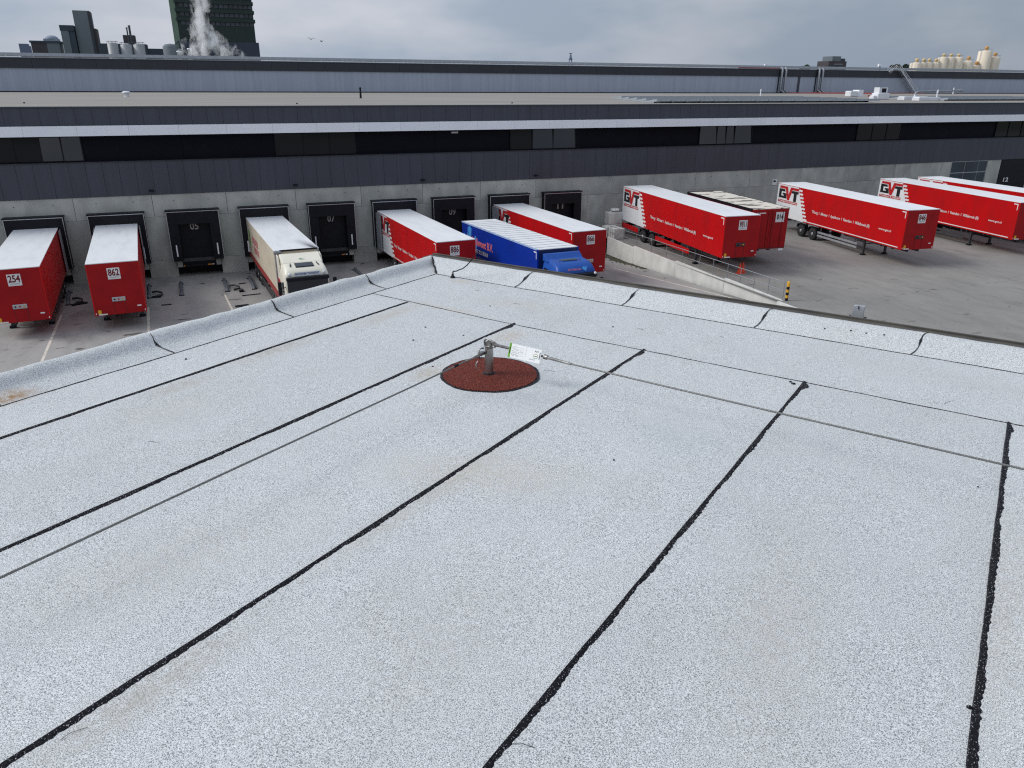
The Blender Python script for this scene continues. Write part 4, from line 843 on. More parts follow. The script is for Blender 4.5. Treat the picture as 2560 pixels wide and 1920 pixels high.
def truck(kind, label, FL, RL, zb0, zt_f, zt_r, cabgap, cabcol, W=1.275):
    FL = Vector(FL); RL = Vector(RL); d = RL - FL; L = d.length; a = math.atan2(d.y, d.x) - math.pi / 2
    c = FL + Vector((math.cos(a), math.sin(a))) * W
    fz = bayz(FL.y); rzr = bayz(RL.y); pitch = math.atan2(zt_r - zt_f, L)
    t = thing('truck', label, 'truck', (c.x, c.y, zt_f - 3.95), a); t.rotation_euler = (pitch, 0, a)
    zb, zt = 1.15, 3.95
    bm_ = {'cream': CREAMS, 'blue': BLUE}[kind]
    MB().box(-W, W, 0, L, zb, zt - .04).build('box_body', bm_, t, bevel=.03)
    MB().box(-W - .01, W + .01, -.01, L + .01, zt - .05, zt).build('roof', SOOT if kind == 'cream' else ROOFW, t, bevel=.015)
    MB().box(-.5, .5, -2.6, L - .2, .75, 1.12).build('chassis', DARK, t)
    for y in (L - 2.4, L - 3.7, L - 5.0, .9, -2.55 + .6):
        for s in (-1, 1): wheel(t, s * (W - .2), y, .5, s)
    for s in (-1, 1):
        for (p, q) in ((.38, .55), (.65, .85)): MB().box(s * (W - .03) - .02, s * (W - .03) + .02, 2.2, L - 6, p, q).build('side_guard', DARK if kind == 'cream' else BLUE, t)
    MB().box(-W, W, -.02, .02, zb - .25, zb).build('front_rail', DARK, t)
    xs = -W - .006
    if kind == 'blue':
        for k in range(15): MB().box(-W + .02, W - .02, .5 + k * (L - .8) / 15, .5 + k * (L - .8) / 15 + .03, zt, zt + .012).build('roof_bow', GALV, t)
        MB().box(-W - .016, -W + .03, -.02, L + .02, zt - .075, zt + .012).build('edge_rail', pbr('pale_blue_rail', (.35, .48, .72), .4), t)
        MB().box(-W, W, -.03, .0, zb + .02, zt - .06).build('front_panel', pbr('navy_panel', (.006, .018, .10), .4), t)
        for s in (-1, 1): MB().box(s * W - .06, s * W + .06, -.06, .05, zb, zt - .02).build('corner_post', BLUE, t, bevel=.02)
        flat('corner_mark', [[(0, 0), (.36, 0), (.36, -.42), (.30, -.42), (.30, -.07), (0, -.07)]], (xs - .004, .5, zt - .16), (0, -1, 0), (0, 0, 1), LETW, t)
        f = L / 11.0
        lettering('lettering', 'Ad Vollevoet B.V.', (xs - .006, 10.1 * f, zt - 1.30), (0, -1, 0), (0, 0, 1), 4.2 * f, .52, PINK, t, .03)
        lettering('lettering', '013-5213769', (xs - .006, 8.8 * f, zt - 1.78), (0, -1, 0), (0, 0, 1), 2.1 * f, .26, LETW, t, .015)
        lettering('lettering', 'www.vollevoet.nl', (xs - .006, 9.1 * f, zt - 2.18), (0, -1, 0), (0, 0, 1), 2.0 * f, .24, pbr('grey_blue_film', (.30, .34, .45), .5), t, .012)
        # abstract light-blue figures
        flat('figure', [[(0, .0), (.5, -.3), (.9, .1), (1.15, .8), (.9, 1.0), (.55, .45), (.15, .7), (-.1, .6)], [(.8, .6), (1.5, .5), (1.6, 1.2), (1.2, 1.35), (.85, 1.15)], [(.25, -.3), (.6, -.6), (1.2, -.5), (1.25, .1), (.9, .0)]], (xs - .0045, 10.7 * f, zt - 1.45), (0, -1, 0), (0, 0, 1), LBLUE, t)
        flat('figure', [([(.1 + .28 * math.cos(k * .628), .5 + .62 * math.sin(k * .628)) for k in range(10)], 0)], (xs - .0045, 8.75 * f, zt - 1.75), (0, -1, 0), (0, 0, 1), LBLUE, t)
        flat('figure', [([(.15 * math.cos(k * .628), .22 * math.sin(k * .628)) for k in range(10)], 0)], (xs - .006, 9.85 * f, zt - 1.15), (0, -1, 0), (0, 0, 1), YEL, t)
    else:
        MB().box(-W - .012, -W + .01, 0, L, zb, zb + .42).build('side_stripe', pbr('faded_red', (.33, .035, .03), .5, c2=(.24, .03, .03), scale=2), t)
        lettering('lettering', 'BUCUNNEN', (xs - .006, 10.3, zt - 1.35), (0, -1, 0), (0, 0, 1), 2.7, .52, PINK, t, .03)
        lettering('lettering', 'TRANSPORT', (xs - .006, 10.0, zt - 1.95), (0, -1, 0), (0, 0, 1), 2.6, .50, PINK, t, .03)
        flat('green_leaf', [[(0, 0), (.5, -.6), (.75, .2), (.6, 1.0), (.1, .9)]], (xs - .005, 12.3, zt - 1.65), (0, -1, 0), (0, 0, 1), GREENF, t)
        MB().box(-W, -W + .1, -.05, .06, zb, zt).build('corner_post', ALU, t, bevel=.02); MB().box(W - .1, W, -.05, .06, zb, zt).build('corner_post', ALU, t, bevel=.02)
        MB().lathe([(.10, -.05), (.11, 0), (.10, .35), (.04, .38)], (-W + .02, -.06, zt - .10), 'x', 12).build('roof_lamp', GALV, t)
        MB().box(-W + .3, W - .1, -.07, -.02, zt - .07, zt + .02).build('front_lip', BLACK, t)
    # cab, local frame: front at y = -cabgap
    y0 = -cabgap
    body = CREAM if kind == 'cream' else BLUEC
    if kind == 'cream':
        prof = [(.45, .05, 2.2, 1.20), (1.0, 0, 2.25, 1.24), (1.9, .02, 2.25, 1.24), (2.92, .12, 2.25, 1.22), (3.0, .10, 2.25, 1.20), (3.24, .20, 2.25, 1.15), (3.42, .70, 2.25, 1.10), (3.50, 1.15, 2.25, 1.05)]
        cb = cabin(t, y0, 0, W, body, prof, kind)
        MB().prism([(y0 + 1.12, 3.42), (y0 + 1.25, 3.54), (y0 + 2.1, 3.85), (y0 + 2.25, 3.86), (y0 + 2.25, 3.30)], 'x', -1.12, 1.12).build('air_deflector', body, t, bevel=.05)
        for s in (-1, 1): MB().prism([(y0 + 1.7, 1.2), (y0 + 2.45, 1.2), (y0 + 2.45, 3.8), (y0 + 2.0, 3.7), (y0 + 1.7, 3.2)], 'x', s * 1.21 - .025, s * 1.21 + .025).build('side_fairing', body, t)
        MB().prism([(y0 + .55, 3.36), (y0 + 1.05, 3.46), (y0 + 1.05, 3.53), (y0 + .55, 3.43)], 'x', -.50, .50).build('roof_hatch', GLASS, t)
        MB().box(-1.16, 1.16, y0 - .16, y0 + .12, 2.76, 2.96).build('sun_visor', BLACK, t, bevel=.04)
        sp = flat('name_board', [[(0, 0), (1.40, 0), (1.40, .20), (0, .20)]], (-.68, y0 + .065, 3.0), (1, 0, 0), (0, .38, 1), pbr('pale_board', (.55, .60, .66), .4), t)
        lettering('lettering', 'BUCUNNEN TRANSPORT', (.05, .05, .006), (1, 0, 0), (0, 1, 0), 1.3, .115, pbr('navy_film', (.01, .03, .12), .5), sp, .02)
        flat('swoosh', [[(0, .02), (.16, .10), (.2, .05), (.42, -.02), (.2, .0)]], (-.2, y0 + 1.42, 3.65), (1, 0, 0), (0, .85, .43), pbr('teal_film', (.05, .30, .18), .5), t)
        for s in (-1, 1): MB().lathe([(.09, .0), (.10, -.05), (.06, -.08), (0, -.085)], (s * .95, y0 + .14, 3.10), 'y', 12).build('roof_light', LAMPC, t); MB().tube([(s * .78, y0 + .62, 3.44), (s * .72, y0 + 1.0, 3.52)], .03, 6).build('air_horn', BLACK, t)
        fm_ = pbr('red_cab_frame', (.42, .02, .02), .5)
        MB().box(-1.24, -1.05, y0 + 1.75, y0 + 2.55, .6, 2.5).build('rear_pillar', fm_, t, bevel=.03)
        MB().box(-1.23, -.6, y0 + 1.3, y0 + 2.6, .55, .75).build('step', fm_, t)
        MB().tube([(-1.12, y0 + 2.4, 1.0), (-1.12, y0 + 2.4, 2.3)], .10, 10).build('air_intake', BLACK, t)
    else:
        prof = [(.45, .05, 2.1, 1.20), (1.0, 0, 2.1, 1.22), (1.9, .06, 2.1, 1.22), (2.88, .18, 2.1, 1.20), (3.04, .18, 2.1, 1.18), (3.30, .36, 2.1, 1.12), (3.48, .80, 2.1, 1.04), (3.54, 1.25, 2.1, .98)]
        cb = cabin(t, y0, 0, W, body, prof, kind)
        MB().prism([(y0 + 1.45, 3.38), (y0 + 1.55, 3.47), (y0 + 1.95, 3.76), (y0 + 2.1, 3.80), (y0 + 2.1, 3.38)], 'x', -1.18, 1.12).build('air_deflector', body, t, bevel=.05)
        MB().box(-.52, .42, y0 + .90, y0 + 1.28, 3.49, 3.56).build('roof_hatch', pbr('slate_hatch', (.05, .075, .10), .4), t, bevel=.03)
        for s in (-1, 1): MB().lathe([(.05, 0), (0, .14)], (s * .62 - .05, y0 + .95, 3.47), 'z', 6).build('air_horn', pbr('navy_horn', (.005, .015, .08), .4), t)
        MB().box(-1.14, 1.14, y0 - .10, y0 + .30, 2.74, 2.94).build('sun_visor', BLACK, t, bevel=.05)
        for s in (-1, 1): MB().lathe([(.075, 0), (.07, -.05), (0, -.06)], (s * .98, y0 - .09, 2.93), 'y', 10).build('marker_light', LAMPC, t)
        lettering('lettering', 'Ad Vollevoet', (-.55, y0 + .20, 3.10), (1, 0, 0), (0, .6, .8), .80, .13, PINK, t, .02)
        flat('bird_emblem', [[(.0, .05), (.15, .2), (.25, .12), (.42, .2), (.3, .05), (.22, -.12), (.12, -.05)]], (.32, y0 + .205, 3.12), (1, 0, 0), (0, .6, .8), LBLUE, t)
    wz = 2.86 if kind == 'cream' else 2.80; mz_ = .45 if kind == 'cream' else .3
    MB().prism([(y0 - .03, 1.25), (y0 + .03, wz), (y0 + .16, wz), (y0 + .06, 1.25)], 'x', -1.12, 1.12).build('windscreen', GLASS, t)
    MB().box(-1.05, 1.05, y0 - .06, y0 + .02, .35, 1.15).build('grille', BLACK, t, bevel=.03)
    MB().box(-1.22, 1.22, y0 - .10, y0 + .2, .25, .55).build('bumper', body, t, bevel=.05)
    for s in (-1, 1):
        MB().box(s * .95 - .18, s * .95 + .18, y0 - .13, y0 - .05, .55, .75).build('headlight', LAMPC, t, bevel=.02)
        MB().prism([(y0 + .45, 1.6), (y0 + 1.35, 1.6), (y0 + 1.35, 2.45), (y0 + .62, 2.6), (y0 + .62, 2.45)], 'x', s * 1.235 - .012, s * 1.235 + .012).build('side_window', GLASS, t)
        MB().box(s * 1.52 - .10, s * 1.52 + .10, y0 + .05, y0 + .18, 1.55 + mz_, 2.30 + mz_).build('mirror', BLACK, t, bevel=.04)
        MB().tube([(s * 1.2, y0 + .2, 2.42), (s * 1.5, y0 + .12, 2.30)], .02, 6).tube([(s * 1.2, y0 + .2, 1.5), (s * 1.5, y0 + .12, 1.6)], .02, 6).build('mirror_arm', BLACK, t)
    if kind == 'blue': MB().box(-1.235, -1.17, y0 + 1.35, y0 + 1.85, 2.55, 3.05).build('rear_quarter_window', GLASS, t, bevel=.04)
    MB().box(-.55, .55, y0 + 2.2, 1.5, .95, 1.1).build('fifth_wheel', DARK, t)
    return t
truck('cream', 'cream truck with red skirt and cream cab backed into the fourth dock', (3.21, 44.95), (2.43, 58.38), 0, 2.79, 2.75, 2.85, CREAM)
truck('blue', 'bright blue truck with ribbed white roof parked in front of dock 09', (16.95, 38.4), (16.6, 51.0), 0, 3.13, 2.77, 2.55, BLUEC, 1.27)

# ------------------------------------------------------------------ ramp wall, railing, blocks, cones, bollard
def px(y): return 30.28 + (54.5 - y) * .019
WY = [54.6, 50.5, 44.85, 39.3, 33.9]
rw = thing('retaining_wall', 'pale concrete retaining wall stepping along the edge of the loading ramp', 'wall', (30.3, 54.6, -1.25))
for a, b_ in zip(WY[:-1], WY[1:]):
    xa, xb = px(a), px(b_); mb = MB(); n = 6; vs = []
    za, zbb = .16, .02
    g = .012
    vs = [(xa, a - g, bayz(a) - .1), (xb, b_ + g, bayz(b_) - .1), (xb + .16, b_ + g, bayz(b_) - .1), (xa + .16, a - g, bayz(a) - .1), (xa, a - g, za), (xb, b_ + g, zbb), (xb + .16, b_ + g, zbb), (xa + .16, a - g, za)]
    vs = [(x - 30.3, y - 54.6, z + 1.25) for x, y, z in vs]
    mb.add(vs, [(0, 1, 2, 3), (4, 7, 6, 5), (0, 4, 5, 1), (1, 5, 6, 2), (2, 6, 7, 3), (3, 7, 4, 0)]); mb.build('wall_panel', CONCP, rw, bevel=.008)
ra = thing('railing', 'galvanised steel railing with two bars along the top of the ramp wall', 'railing', (30.3, 54.6, 0))
def rp(y, z): return (px(y) + .12 - 30.3, y - 54.6, z)
for h in (.58, 1.08): MB().tube([rp(54.4, h), rp(44, h), rp(34.0, h)], .024, 8).build('rail', GALV, ra)
ys = [54.3, 52.3, 50.3, 48.2, 46.2, 44.2, 42.2, 40.7, 39.2, 37.9, 36.6, 35.3, 34.0]
for y in ys: MB().tube([rp(y, -.12), rp(y, 1.08)], .022, 8).build('railing_post', GALV, ra)
def cblock(x, y, z, wx, wy, h, rz, label):
    t = thing('concrete_block', label, 'concrete block', (x, y, z), rz, 'stacked concrete blocks'); MB().box(-wx / 2, wx / 2, -wy / 2, wy / 2, 0, h).build('block', CONCP, t, bevel=.03)
    for sx_ in (-.25, .25): MB().lathe([(.1, h - .002), (.08, h + .06), (0, h + .08)], (sx_ * wx, 0, 0), n=8).build('stud', CONCP, t)
cblock(31.05, 54.5, 0, 1.0, .9, .85, .05, 'concrete block nearest to the ramp end behind the railing')
cblock(31.0, 55.5, 0, 1.1, .9, .85, .0, 'concrete block behind the nearest one by the wall')
cblock(31.9, 56.6, 0, 1.2, .9, .85, .02, 'lower concrete block of the stack against the warehouse wall')
cblock(31.9, 56.6, .86, 1.25, .9, .95, .02, 'upper concrete block of the stack against the warehouse wall')
bg_ = MB(); bg_.lathe([(.30, 0), (.42, .08), (.40, .16), (.2, .22), (0, .24)], n=12); bg_.v = [(x * random.uniform(.6, 1.25), y * random.uniform(.6, 1.25), z * random.uniform(.5, 1.2)) for x, y, z in bg_.v]; o = bg_.build('plastic_bag', LETW, loc=(31.95, 56.6, 1.88)); tag(o, 'crumpled white plastic bag on top of the block stack by the wall', 'bag')
def cone(x, y, label, tilt=0):
    t = thing('traffic_cone', label, 'traffic cone', (x, y, 0), random.random(), 'orange traffic cones')
    MB().box(-.21, .21, -.21, .21, 0, .04).build('base', ORANGE, t, bevel=.02); MB().lathe([(.15, .04), (.05, .68), (.04, .70), (0, .70)], n=16).build('cone_body', ORANGE, t)
cone(32.72, 40.55, 'orange traffic cone on the left of the pair by the railing'); cone(33.12, 40.75, 'orange traffic cone on the right of the pair by the railing')
bo = thing('bollard', 'yellow and black striped bollard at the end of the ramp wall', 'bollard', (30.95, 33.85, 0))
for k in range(6): MB().lathe([(.085, k * .17), (.085, k * .17 + .169)], n=16).build('band', YEL if k % 2 else BLACK, bo)
MB().lathe([(.085, 1.02), (.085, 1.10), (.06, 1.15), (0, 1.16)], n=16).build('cap', YEL, bo)

# wheel guides and dock debris
def guide(x, label, dx=.08, loop=False):
    t = thing('wheel_guide', label, 'wheel guide', (x, 54.3, -1.25), 0, 'steel wheel guides in front of the docks')
    MB().tube([(0, 1.7, .0), (0, 1.55, .14), (dx * .3, .4, .16), (dx, -1.3, .16), (dx, -1.55, .12), (dx, -1.65, 0)], .105, 10).build('tube', pbr('slate_steel', (.11, .13, .155), .5, c2=(.07, .08, .10), scale=4), t)
    MB().box(-.16 + dx, .16 + dx, -1.75, -1.5, 0, .03).build('foot_plate', BLACK, t); MB().box(-.16, .16, 1.55, 1.8, 0, .03).build('foot_plate', BLACK, t)
    if loop: MB().tube([(dx + .15, -.6, .14), (dx + .45, -.75, .2), (dx + .75, -1.1, .18), (dx + .8, -1.45, .12), (dx + .4, -1.55, .08)], .07, 8).build('bent_end', t and DARK, t)
guide(-9.25, 'wheel guide with bent end between the 254 and 862 trailers', .3, True); guide(-4.42, 'wheel guide with bent end just right of the 862 trailer', .12, True)
guide(-2.42, 'straight wheel guide in front of dock 05 on its left'); guide(.40, 'wheel guide with a looped end in front of dock 05 on its right', .1, True)
guide(2.1, 'straight wheel guide beside the left wheels of the cream truck', .12); guide(9.65, 'wheel guide in front of dock 07 near the roof corner', .1)
def slab(x, y, wx, wy, label, h=.04, rz=0, mat=BLACK, pts=None):
    if pts is None: pts = [(-wx / 2, -wy / 2), (wx / 2, -wy / 2 * .8), (wx / 2 * .9, wy / 2), (-wx / 2, wy / 2 * .9)]
    o = MB().prism(pts, 'z', 0, h).build('rubber_mat', mat, loc=(x, y, bayz(y) + .003), rot=(0, 0, rz)); tag(o, label, 'rubber mat', 'black rubber pieces on the bay floor')
slab(-3.2, 50.4, .60, .16, 'narrow black rubber strip right of the 862 trailer'); slab(1.38, 52.35, .30, .42, 'small square black rubber block left of the cream truck', .1)
slab(1.95, 51.2, 1.2, .18, 'long dark rubber strip left of the cream truck front', .03, .08); slab(1.2, 48.1, .85, .5, 'dark mat on the floor just above the near parapet', .03, .1)
slab(-8.3, 52.6, .9, .3, 'dark rubber scrap between the 254 and 862 trailers', .08, .4); slab(-3.85, 52.7, .55, .28, 'dark rubber scrap at the guide right of the 862 trailer', .08, -.2)
slab(1.55, 54.6, .5, .2, 'dark scrap near the rear left wheels of the cream truck', .03, .3)

# ------------------------------------------------------------------ FAR SKYLINE
gt = thing('green_tower', 'dark green clad office tower with window bands behind the steam', 'tower', (15.5, 420, -1.5))
def gb(name, mat, x0, x1, y0, y1, z0, z1, par=None): return box(name, mat, par or gt, x0 - 15.5, x1 - 15.5, y0, y1, z0 + 1.5, z1 + 1.5)
gb('tower_base', GTOWB, -2.4, 33.9, -.5, 26, -1.5, 30.5); gb('tower_body', GTOW, -1.6, 32.7, 0, 26, 30.5, 62)
gb('side_wall', GTOWL, -4.1, -1.62, 0, 26, -1.5, 62)
for k, (z0, z1) in enumerate([(39.0, 40.9), (43.0, 44.9), (47.2, 51), (53, 55), (57, 59)]):
    gb('ledge', GTOW, -2.0, 33.6, -.9, 26.5, z0, z1 if k != 2 else 48.4) if False else None
for k, z in enumerate((37.5, 41.3, 45.1, 49.0, 53)):
    gb('floor_band', GTOW, -1.9, 33.3 - .1 * k, -1.1, 26, z + 1.7, z + 3.1)
    for i in range(15): gb('window', WGREY, .0 + i * 2.2, 1.75 + i * 2.2, -.2, -.01, z + .05, z + 1.65)
gw = thing('grey_tower', 'tall slim grey concrete tower at the left with a dark window strip', 'tower', (-45, 450, -1.5))
box('wall', FARG, gw, -2.9, 4.3, 0, 12, 0, 45.7); box('window_strip', FARB, gw, 3.35, 6.0, .5, 11, 0, 38); box('window_strip', FARB, gw, 3.5, 4.9, -.2, .3, 0, 45.4)
for k in range(7): box('window', FARD, gw, 3.9, 4.7, -.35, -.21, 26 + 2.6 * k, 28 + 2.6 * k)
gw = thing('stepped_tower', 'lower teal capped tower block just left of the tall grey tower', 'tower', (-51.5, 448, -1.5))
box('wall', FARG, gw, -2.7, .6, 0, 10, 0, 36.6); box('roof_cap', FARD, gw, -2.9, 3.2, -.2, 10, 36.6, 39); box('side_wall', FARD, gw, .62, 3.2, .3, 10, 0, 36.6)
gw = thing('brown_factory', 'low factory block with dark brick and grey wall halves at the far left', 'building', (-62, 452, -1.5))
box('brick_wall', FARB, gw, -6.3, .3, 0, 12, 0, 31.2); box('plain_wall', FARG, gw, .32, 5.8, 0, 12, 0, 31.2); box('roof', FARD, gw, -6.8, 6.5, -.3, 12, 31.2, 32.1)
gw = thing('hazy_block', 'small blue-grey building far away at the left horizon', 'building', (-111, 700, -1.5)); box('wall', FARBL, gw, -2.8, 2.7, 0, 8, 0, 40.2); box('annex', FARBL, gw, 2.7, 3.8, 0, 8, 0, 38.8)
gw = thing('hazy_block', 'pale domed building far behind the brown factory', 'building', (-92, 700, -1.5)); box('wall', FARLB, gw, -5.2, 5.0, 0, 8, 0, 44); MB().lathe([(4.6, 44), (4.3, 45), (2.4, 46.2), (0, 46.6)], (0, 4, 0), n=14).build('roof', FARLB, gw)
fc_ = thing('factory_hall', 'dark factory hall behind the steel tanks', 'building', (-22, 412, -1.5)); box('wall', FARD, fc_, -14, 6, 0, 10, 0, 29.9); box('wall', FARD, fc_, 4, 17, 1, 10, 0, 28.2); box('plant_room', FARB, fc_, -3.4, 1.5, .5, 8, 29.9, 33.6)
for k, (x, r_, zt_) in enumerate([(-29.4, 2.15, 27.9), (-24.1, 2.3, 27.6), (-18.9, 2.3, 27.7)]):
    t = thing('storage_tank', 'pale steel tank, ' + ['leftmost of the row of three', 'middle of the row of three', 'rightmost of the row of three'][k], 'tank', (x, 402, -1.5), group='pale steel tanks')
    MB().lathe([(r_, 0), (r_, zt_ + 1.5), (r_ * .5, zt_ + 2.0), (0, zt_ + 2.2)], n=24).build('shell', TANK, t)
    mb = MB()
    for q in range(8): a = q * math.pi / 4; mb.tube([(r_ * math.cos(a), r_ * math.sin(a), zt_ + 1.5), (r_ * math.cos(a), r_ * math.sin(a), zt_ + 2.5)], .05, 4)
    mb.tube([(r_ * math.cos(q * math.pi / 6), r_ * math.sin(q * math.pi / 6), zt_ + 2.5) for q in range(13)], .05, 4); mb.build('railing', FARD, t)
for k, (x, h) in enumerate([(-23.0, 34.6), (-21.9, 35.5)]):
    t = thing('chimney', ['thin factory chimney, shorter of the two', 'thin factory chimney, taller of the two'][k], 'chimney', (x, 408, -1.5), group='thin factory chimneys'); MB().lathe([(.35 if k == 0 else .6, 0), (.3 if k == 0 else .45, h + 1.5), (.45 if k == 0 else .62, h + 1.5), (.45, h + 1.9)], n=10).build('shaft', FARG, t)
t = thing('conical_tank', 'squat dark grey round tank left of the green tower', 'tank', (-6, 404, -1.5)); MB().lathe([(3.3, 0), (3.3, 28.8), (2.2, 29.8), (0, 30.1)], n=24).build('shell', FARG, t)
MB().tube([(-1, 0, 29.5), (2, 0, 29.6), (3.6, 0, 31.3)], .3, 6).build('feed_pipe', FARD, t)
for k, (x, h) in enumerate([(1.9, 26.4), (-2.6, 25.3)]):
    t = thing('vent_stack', ['white round vent stack at the foot of the steam', 'short white vent stack left of the steam'][k], 'vent', (x, 396, -1.5), group='white vent stacks by the steam'); MB().lathe([(.9, 0), (.9, h + .9), (1.15, h + 1), (1.1, h + 1.5), (.6, h + 1.6)], n=16).build('stack', FASC, t)
# steam plume: a real volume
vmt = bpy.data.materials.new('steam'); vmt.use_nodes = True; T = vmt.node_tree; T.nodes.clear(); n = T.nodes; l = T.links
out = n.new('ShaderNodeOutputMaterial'); pv = n.new('ShaderNodeVolumePrincipled'); l.new(pv.outputs[0], out.inputs['Volume']); pv.inputs['Color'].default_value = (.99, .99, 1, 1); scene.cycles.volume_bounces = 6
co = n.new('ShaderNodeTexCoord'); sp = n.new('ShaderNodeSeparateXYZ'); l.new(co.outputs['Object'], sp.inputs[0])
def mt(op, a, b=None, c=None, clamp=False):
    q = n.new('ShaderNodeMath'); q.operation = op; q.use_clamp = clamp
    for i, v in enumerate((a, b, c)):
        if v is None: continue
        if isinstance(v, (int, float)): q.inputs[i].default_value = v
        else: l.new(v, q.inputs[i])
    return q.outputs[0]
ma = n.new('ShaderNodeMapping'); ma.inputs['Scale'].default_value = (1, 1, .7); l.new(co.outputs['Object'], ma.inputs[0])
no = n.new('ShaderNodeTexNoise'); no.inputs['Scale'].default_value = .32; no.inputs['Detail'].default_value = 5; no.inputs['Distortion'].default_value = .6; l.new(ma.outputs[0], no.inputs[0])
Z = sp.outputs[2]; X = sp.outputs[0]; Yv = sp.outputs[1]
def curve(pts):
    f = n.new('ShaderNodeFloatCurve'); cu = f.mapping.curves[0]; zz = mt('DIVIDE', Z, 30.0); l.new(zz, f.inputs['Value'])
    cu.points[0].location = pts[0]; cu.points[1].location = pts[-1]
    for p in pts[1:-1]: cu.points.new(*p)
    f.mapping.update(); return f.outputs[0]
xc = mt('MULTIPLY', curve([(0, .50), (.2, .42), (.5, .36), (.75, .41), (1, .50)]), 30.0)
ww = mt('MULTIPLY', curve([(0, .50), (.14, .44), (.32, .28), (.50, .15), (.8, .18), (1, .26)]), 30.0)
dx = mt('DIVIDE', mt('ABSOLUTE', mt('SUBTRACT', X, xc)), ww)
dy = mt('DIVIDE', mt('ABSOLUTE', mt('SUBTRACT', Yv, 4)), 4)
shp = mt('SUBTRACT', 1.0, mt('MAXIMUM', mt('POWER', dx, 1.6), mt('POWER', dy, 2)))
fade = curve([(0, 1.0), (.3, .85), (.55, .55), (1, .35)])
dens = mt('MULTIPLY', mt('MAXIMUM', mt('SUBTRACT', mt('ADD', mt('MULTIPLY', no.outputs[0], 2.6), mt('MULTIPLY', shp, .70)), 1.64), 0), mt('MULTIPLY', fade, 1.4))
dens = mt('MULTIPLY', dens, mt('GREATER_THAN', shp, 0))
l.new(dens, pv.inputs['Density'])
sm = MB().box(0, 30, 0, 8, 0, 31).build('steam_plume', vmt, loc=(-3, 384, 22)); sm['kind'] = 'stuff'; tag(sm, 'white steam plume billowing up in front of the green tower', 'steam')

# silos on the right
SIL = [(389.6, 24.8, 3.0, 27.1), (395, 24.9, 2.0, 27.1), (399.3, 25, 2.4, 27.2), (404.7, 25.05, 2.4, 27.2), (410, 28.05, 2.7, 30), (415.7, 28.1, 2.7, 30), (421.9, 28.2, 3.2, 30.1), (430.5, 26.4, 3.2, 28.8), (437.9, 23.9, 2.4, 26.3), (443.6, 32.1, 3.8, 34.6), (452, 28.9, 3.4, 31.3)]
sl_ = ['first cream silo from the left, short and wide', 'second cream silo from the left, narrow and short', 'third cream silo from the left, short', 'fourth cream silo from the left, just before the taller three', 'leftmost of the three mid-height cream silos', 'middle one of the three mid-height cream silos', 'rightmost of the three mid-height cream silos', 'cream silo standing alone in a pipe frame', 'lowest cream silo with a reddish filter on top', 'tallest cream silo of the whole group', 'rightmost cream silo behind the tallest one']
for (x, z1, r_, zt_), lb in zip(SIL, sl_):
    t = thing('silo', lb, 'silo', (x, 350, -1.5), group='cream silos on the skyline')
    MB().lathe([(r_, 0), (r_, z1 + 1.2), (r_ * .93, z1 + 1.5), (r_ * .3, z1 + 1.9), (0, z1 + 2)], n=24).build('shell', SILO, t)
    MB().lathe([(.8, z1 + 1.6), (.8, z1 + 2.6), (1.15, z1 + 3.0), (1.15, zt_ + 1.2), (.7, zt_ + 1.7), (0, zt_ + 1.8)], (.4, 0, 0), n=12).build('filter', SILOT if x > 425 else pbr('straw_filter', (.62, .48, .24), .6, scale=1), t)
    mb = MB(); rr_ = r_ * .95
    mb.tube([(rr_ * math.cos(q * math.pi / 8), rr_ * math.sin(q * math.pi / 8), z1 + 2.6) for q in range(17)], .06, 4)
    for q in range(8): a = q * math.pi / 4; mb.tube([(rr_ * math.cos(a), rr_ * math.sin(a), z1 + 1.4), (rr_ * math.cos(a), rr_ * math.sin(a), z1 + 2.6)], .05, 4)
    mb.tube([(-r_ - .35, -.3, 0), (-r_ - .35, -.3, z1 + 2.4), (-r_ + .6, -.3, z1 + 2.6)], .10, 5)
    mb.build('top_railing', TANK, t)
# brick block, radar mast, trees, roof boxes, birds
t = thing('office_block', 'distant brown brick block with a grey box on its roof', 'building', (379.5, 400, -1.5))
box('brick_wall', FARB, t, -7.2, 7.0, 0, 10, 0, 28.4); box('roof_box', FARG, t, -4.4, 2.4, .5, 9, 28.4, 31.2); box('stair_tower', FARD, t, 2.5, 6, .5, 9, 28.4, 30); box('window_strip', FARG, t, -3, 4, -.1, 0, 26.2, 27.0)
for q in range(4): box('window', FARD, t, -6.4 + 3 * q, -4.8 + 3 * q, -.12, -.01, 24.8, 26)
t = thing('lattice_mast', 'small dark radar mast on splayed legs standing on the skyline', 'mast', (193.5, 400, -1.5))
for q in range(4):
    a = q * math.pi / 2 + .5; MB().tube([(2.0 * math.cos(a), 2.0 * math.sin(a), 22), (.55 * math.cos(a), .55 * math.sin(a), 27)], .13, 5).build('leg', FARBL, t)
MB().lathe([(.9, 26.2), (1.1, 26.6), (.6, 27.5), (.55, 28.6), (.3, 28.8), (.3, 29.6)], n=10).build('cabin', FARBL, t); MB().box(-1, .9, -.2, .2, 29.4, 29.7).build('antenna', FARBL, t); MB().box(-1.6, 1.6, -1.6, 1.6, 0, 22).build('shaft', FARBL, t)
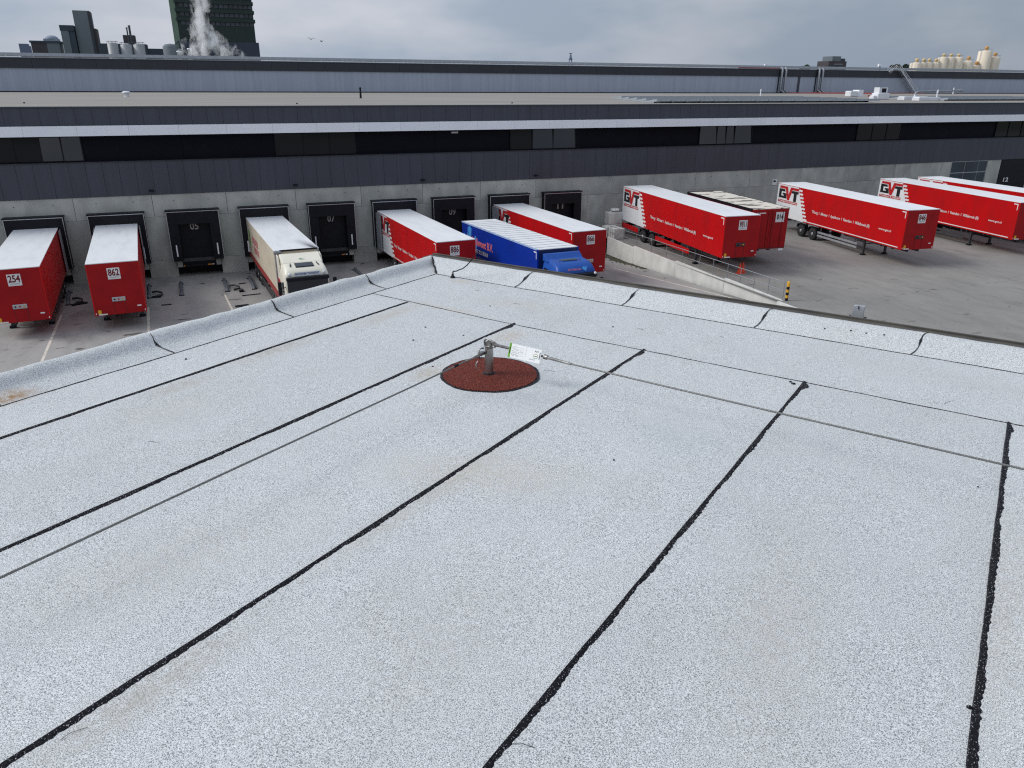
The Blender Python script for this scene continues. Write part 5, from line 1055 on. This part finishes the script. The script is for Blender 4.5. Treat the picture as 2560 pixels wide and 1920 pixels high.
def tree(x, y, zt_, rad, label, mat, sq=.55, nleaf=4200, base=0):
    t = thing('tree', label, 'tree', (x, y, -1.5)); MB().tube([(0, 0, 0), (.2, 0, zt_ * .5), (0, .2, zt_ - rad * .5)], [.6, .45, .2], 8).build('trunk', FARB, t)
    mb = MB(); rr = random.Random(int(x))
    cl_ = [(rr.uniform(-.65, .65) * rad, rr.uniform(-.6, .6) * rad, zt_ + 1.5 - rad * sq + rr.uniform(-.6, .45) * rad * sq, rr.uniform(.3, .55) * rad) for _ in range(9)]
    for i in range(nleaf):
        c = rr.choice(cl_); v = Vector((rr.gauss(0, 1), rr.gauss(0, 1), rr.gauss(0, 1))).normalized() * c[3] * rr.uniform(.55, 1.05); p = Vector(c[:3]) + Vector((v.x, v.y, v.z * sq * 1.2)); s = rr.uniform(.3, .6)
        a = Vector((rr.gauss(0, 1), rr.gauss(0, 1), rr.gauss(0, 1))).normalized(); b = a.orthogonal().normalized() * s; cc = a.cross(b).normalized() * s
        mb.add([p - b, p - cc * .6, p + b, p + cc * .6], [(0, 1, 2, 3)])
    mb.build('crown', mat, t)
tree(354, 400, 25.3, 3.6, 'small round green tree top on the horizon left of the brick block', LEAF, .7)
tree(429, 400, 26.2, 3.6, 'dark green tree top behind the left part of the roof stair', LEAFD, .7); tree(436.5, 402, 26.1, 3.6, 'dark green tree top behind the right part of the roof stair', LEAFD, .7)
for k, (x, y) in enumerate([(170.3, 210), (217.6, 210)]):
    t = thing('roof_camera_box', ['small white box on a short pole on the hall roof, left one', 'small white box on a short pole on the hall roof, beside the stair'][k], 'roof fitting', (x, y, 16.4), group='white boxes on the hall roof'); box('box', FASC, t, -.7, .5, -.3, .3, 1.9 if k else 1.2, 2.7 if k else 2.0); box('pole', FARG, t, -.1, .35 if k else .15, -.1, .1, 0, 1.9 if k else 1.2)
def gull(x, y, z, s, label, d):
    t = thing('bird', label, 'bird', (x, y, z), d, 'birds flying in the sky')
    MB().lathe([(0, -.25 * s), (.06 * s, -.12 * s), (.07 * s, .05 * s), (.02 * s, .25 * s), (0, .3 * s)], axis='y', n=8).build('body', DARK, t)
    for q in (-1, 1): MB().add([(0, -.08 * s, .02), (q * .35 * s, -.12 * s, .20 * s), (q * .72 * s, .02 * s, .12 * s), (q * .35 * s, .10 * s, .18 * s), (0, .1 * s, .0), (0, 0, -.02), (q * .35 * s, 0, .15 * s)], [(0, 1, 3, 4), (1, 2, 3), (0, 5, 6, 1), (5, 4, 3, 6), (1, 6, 2), (6, 3, 2)]).build('wing', DARK, t)
gull(28.2, 200, 21.7, 1.6, 'dark bird with raised wings flying right of the green tower', .2); gull(30.6, 200, 21.25, 1.2, 'dark bird in level flight just right of the other one', .8)
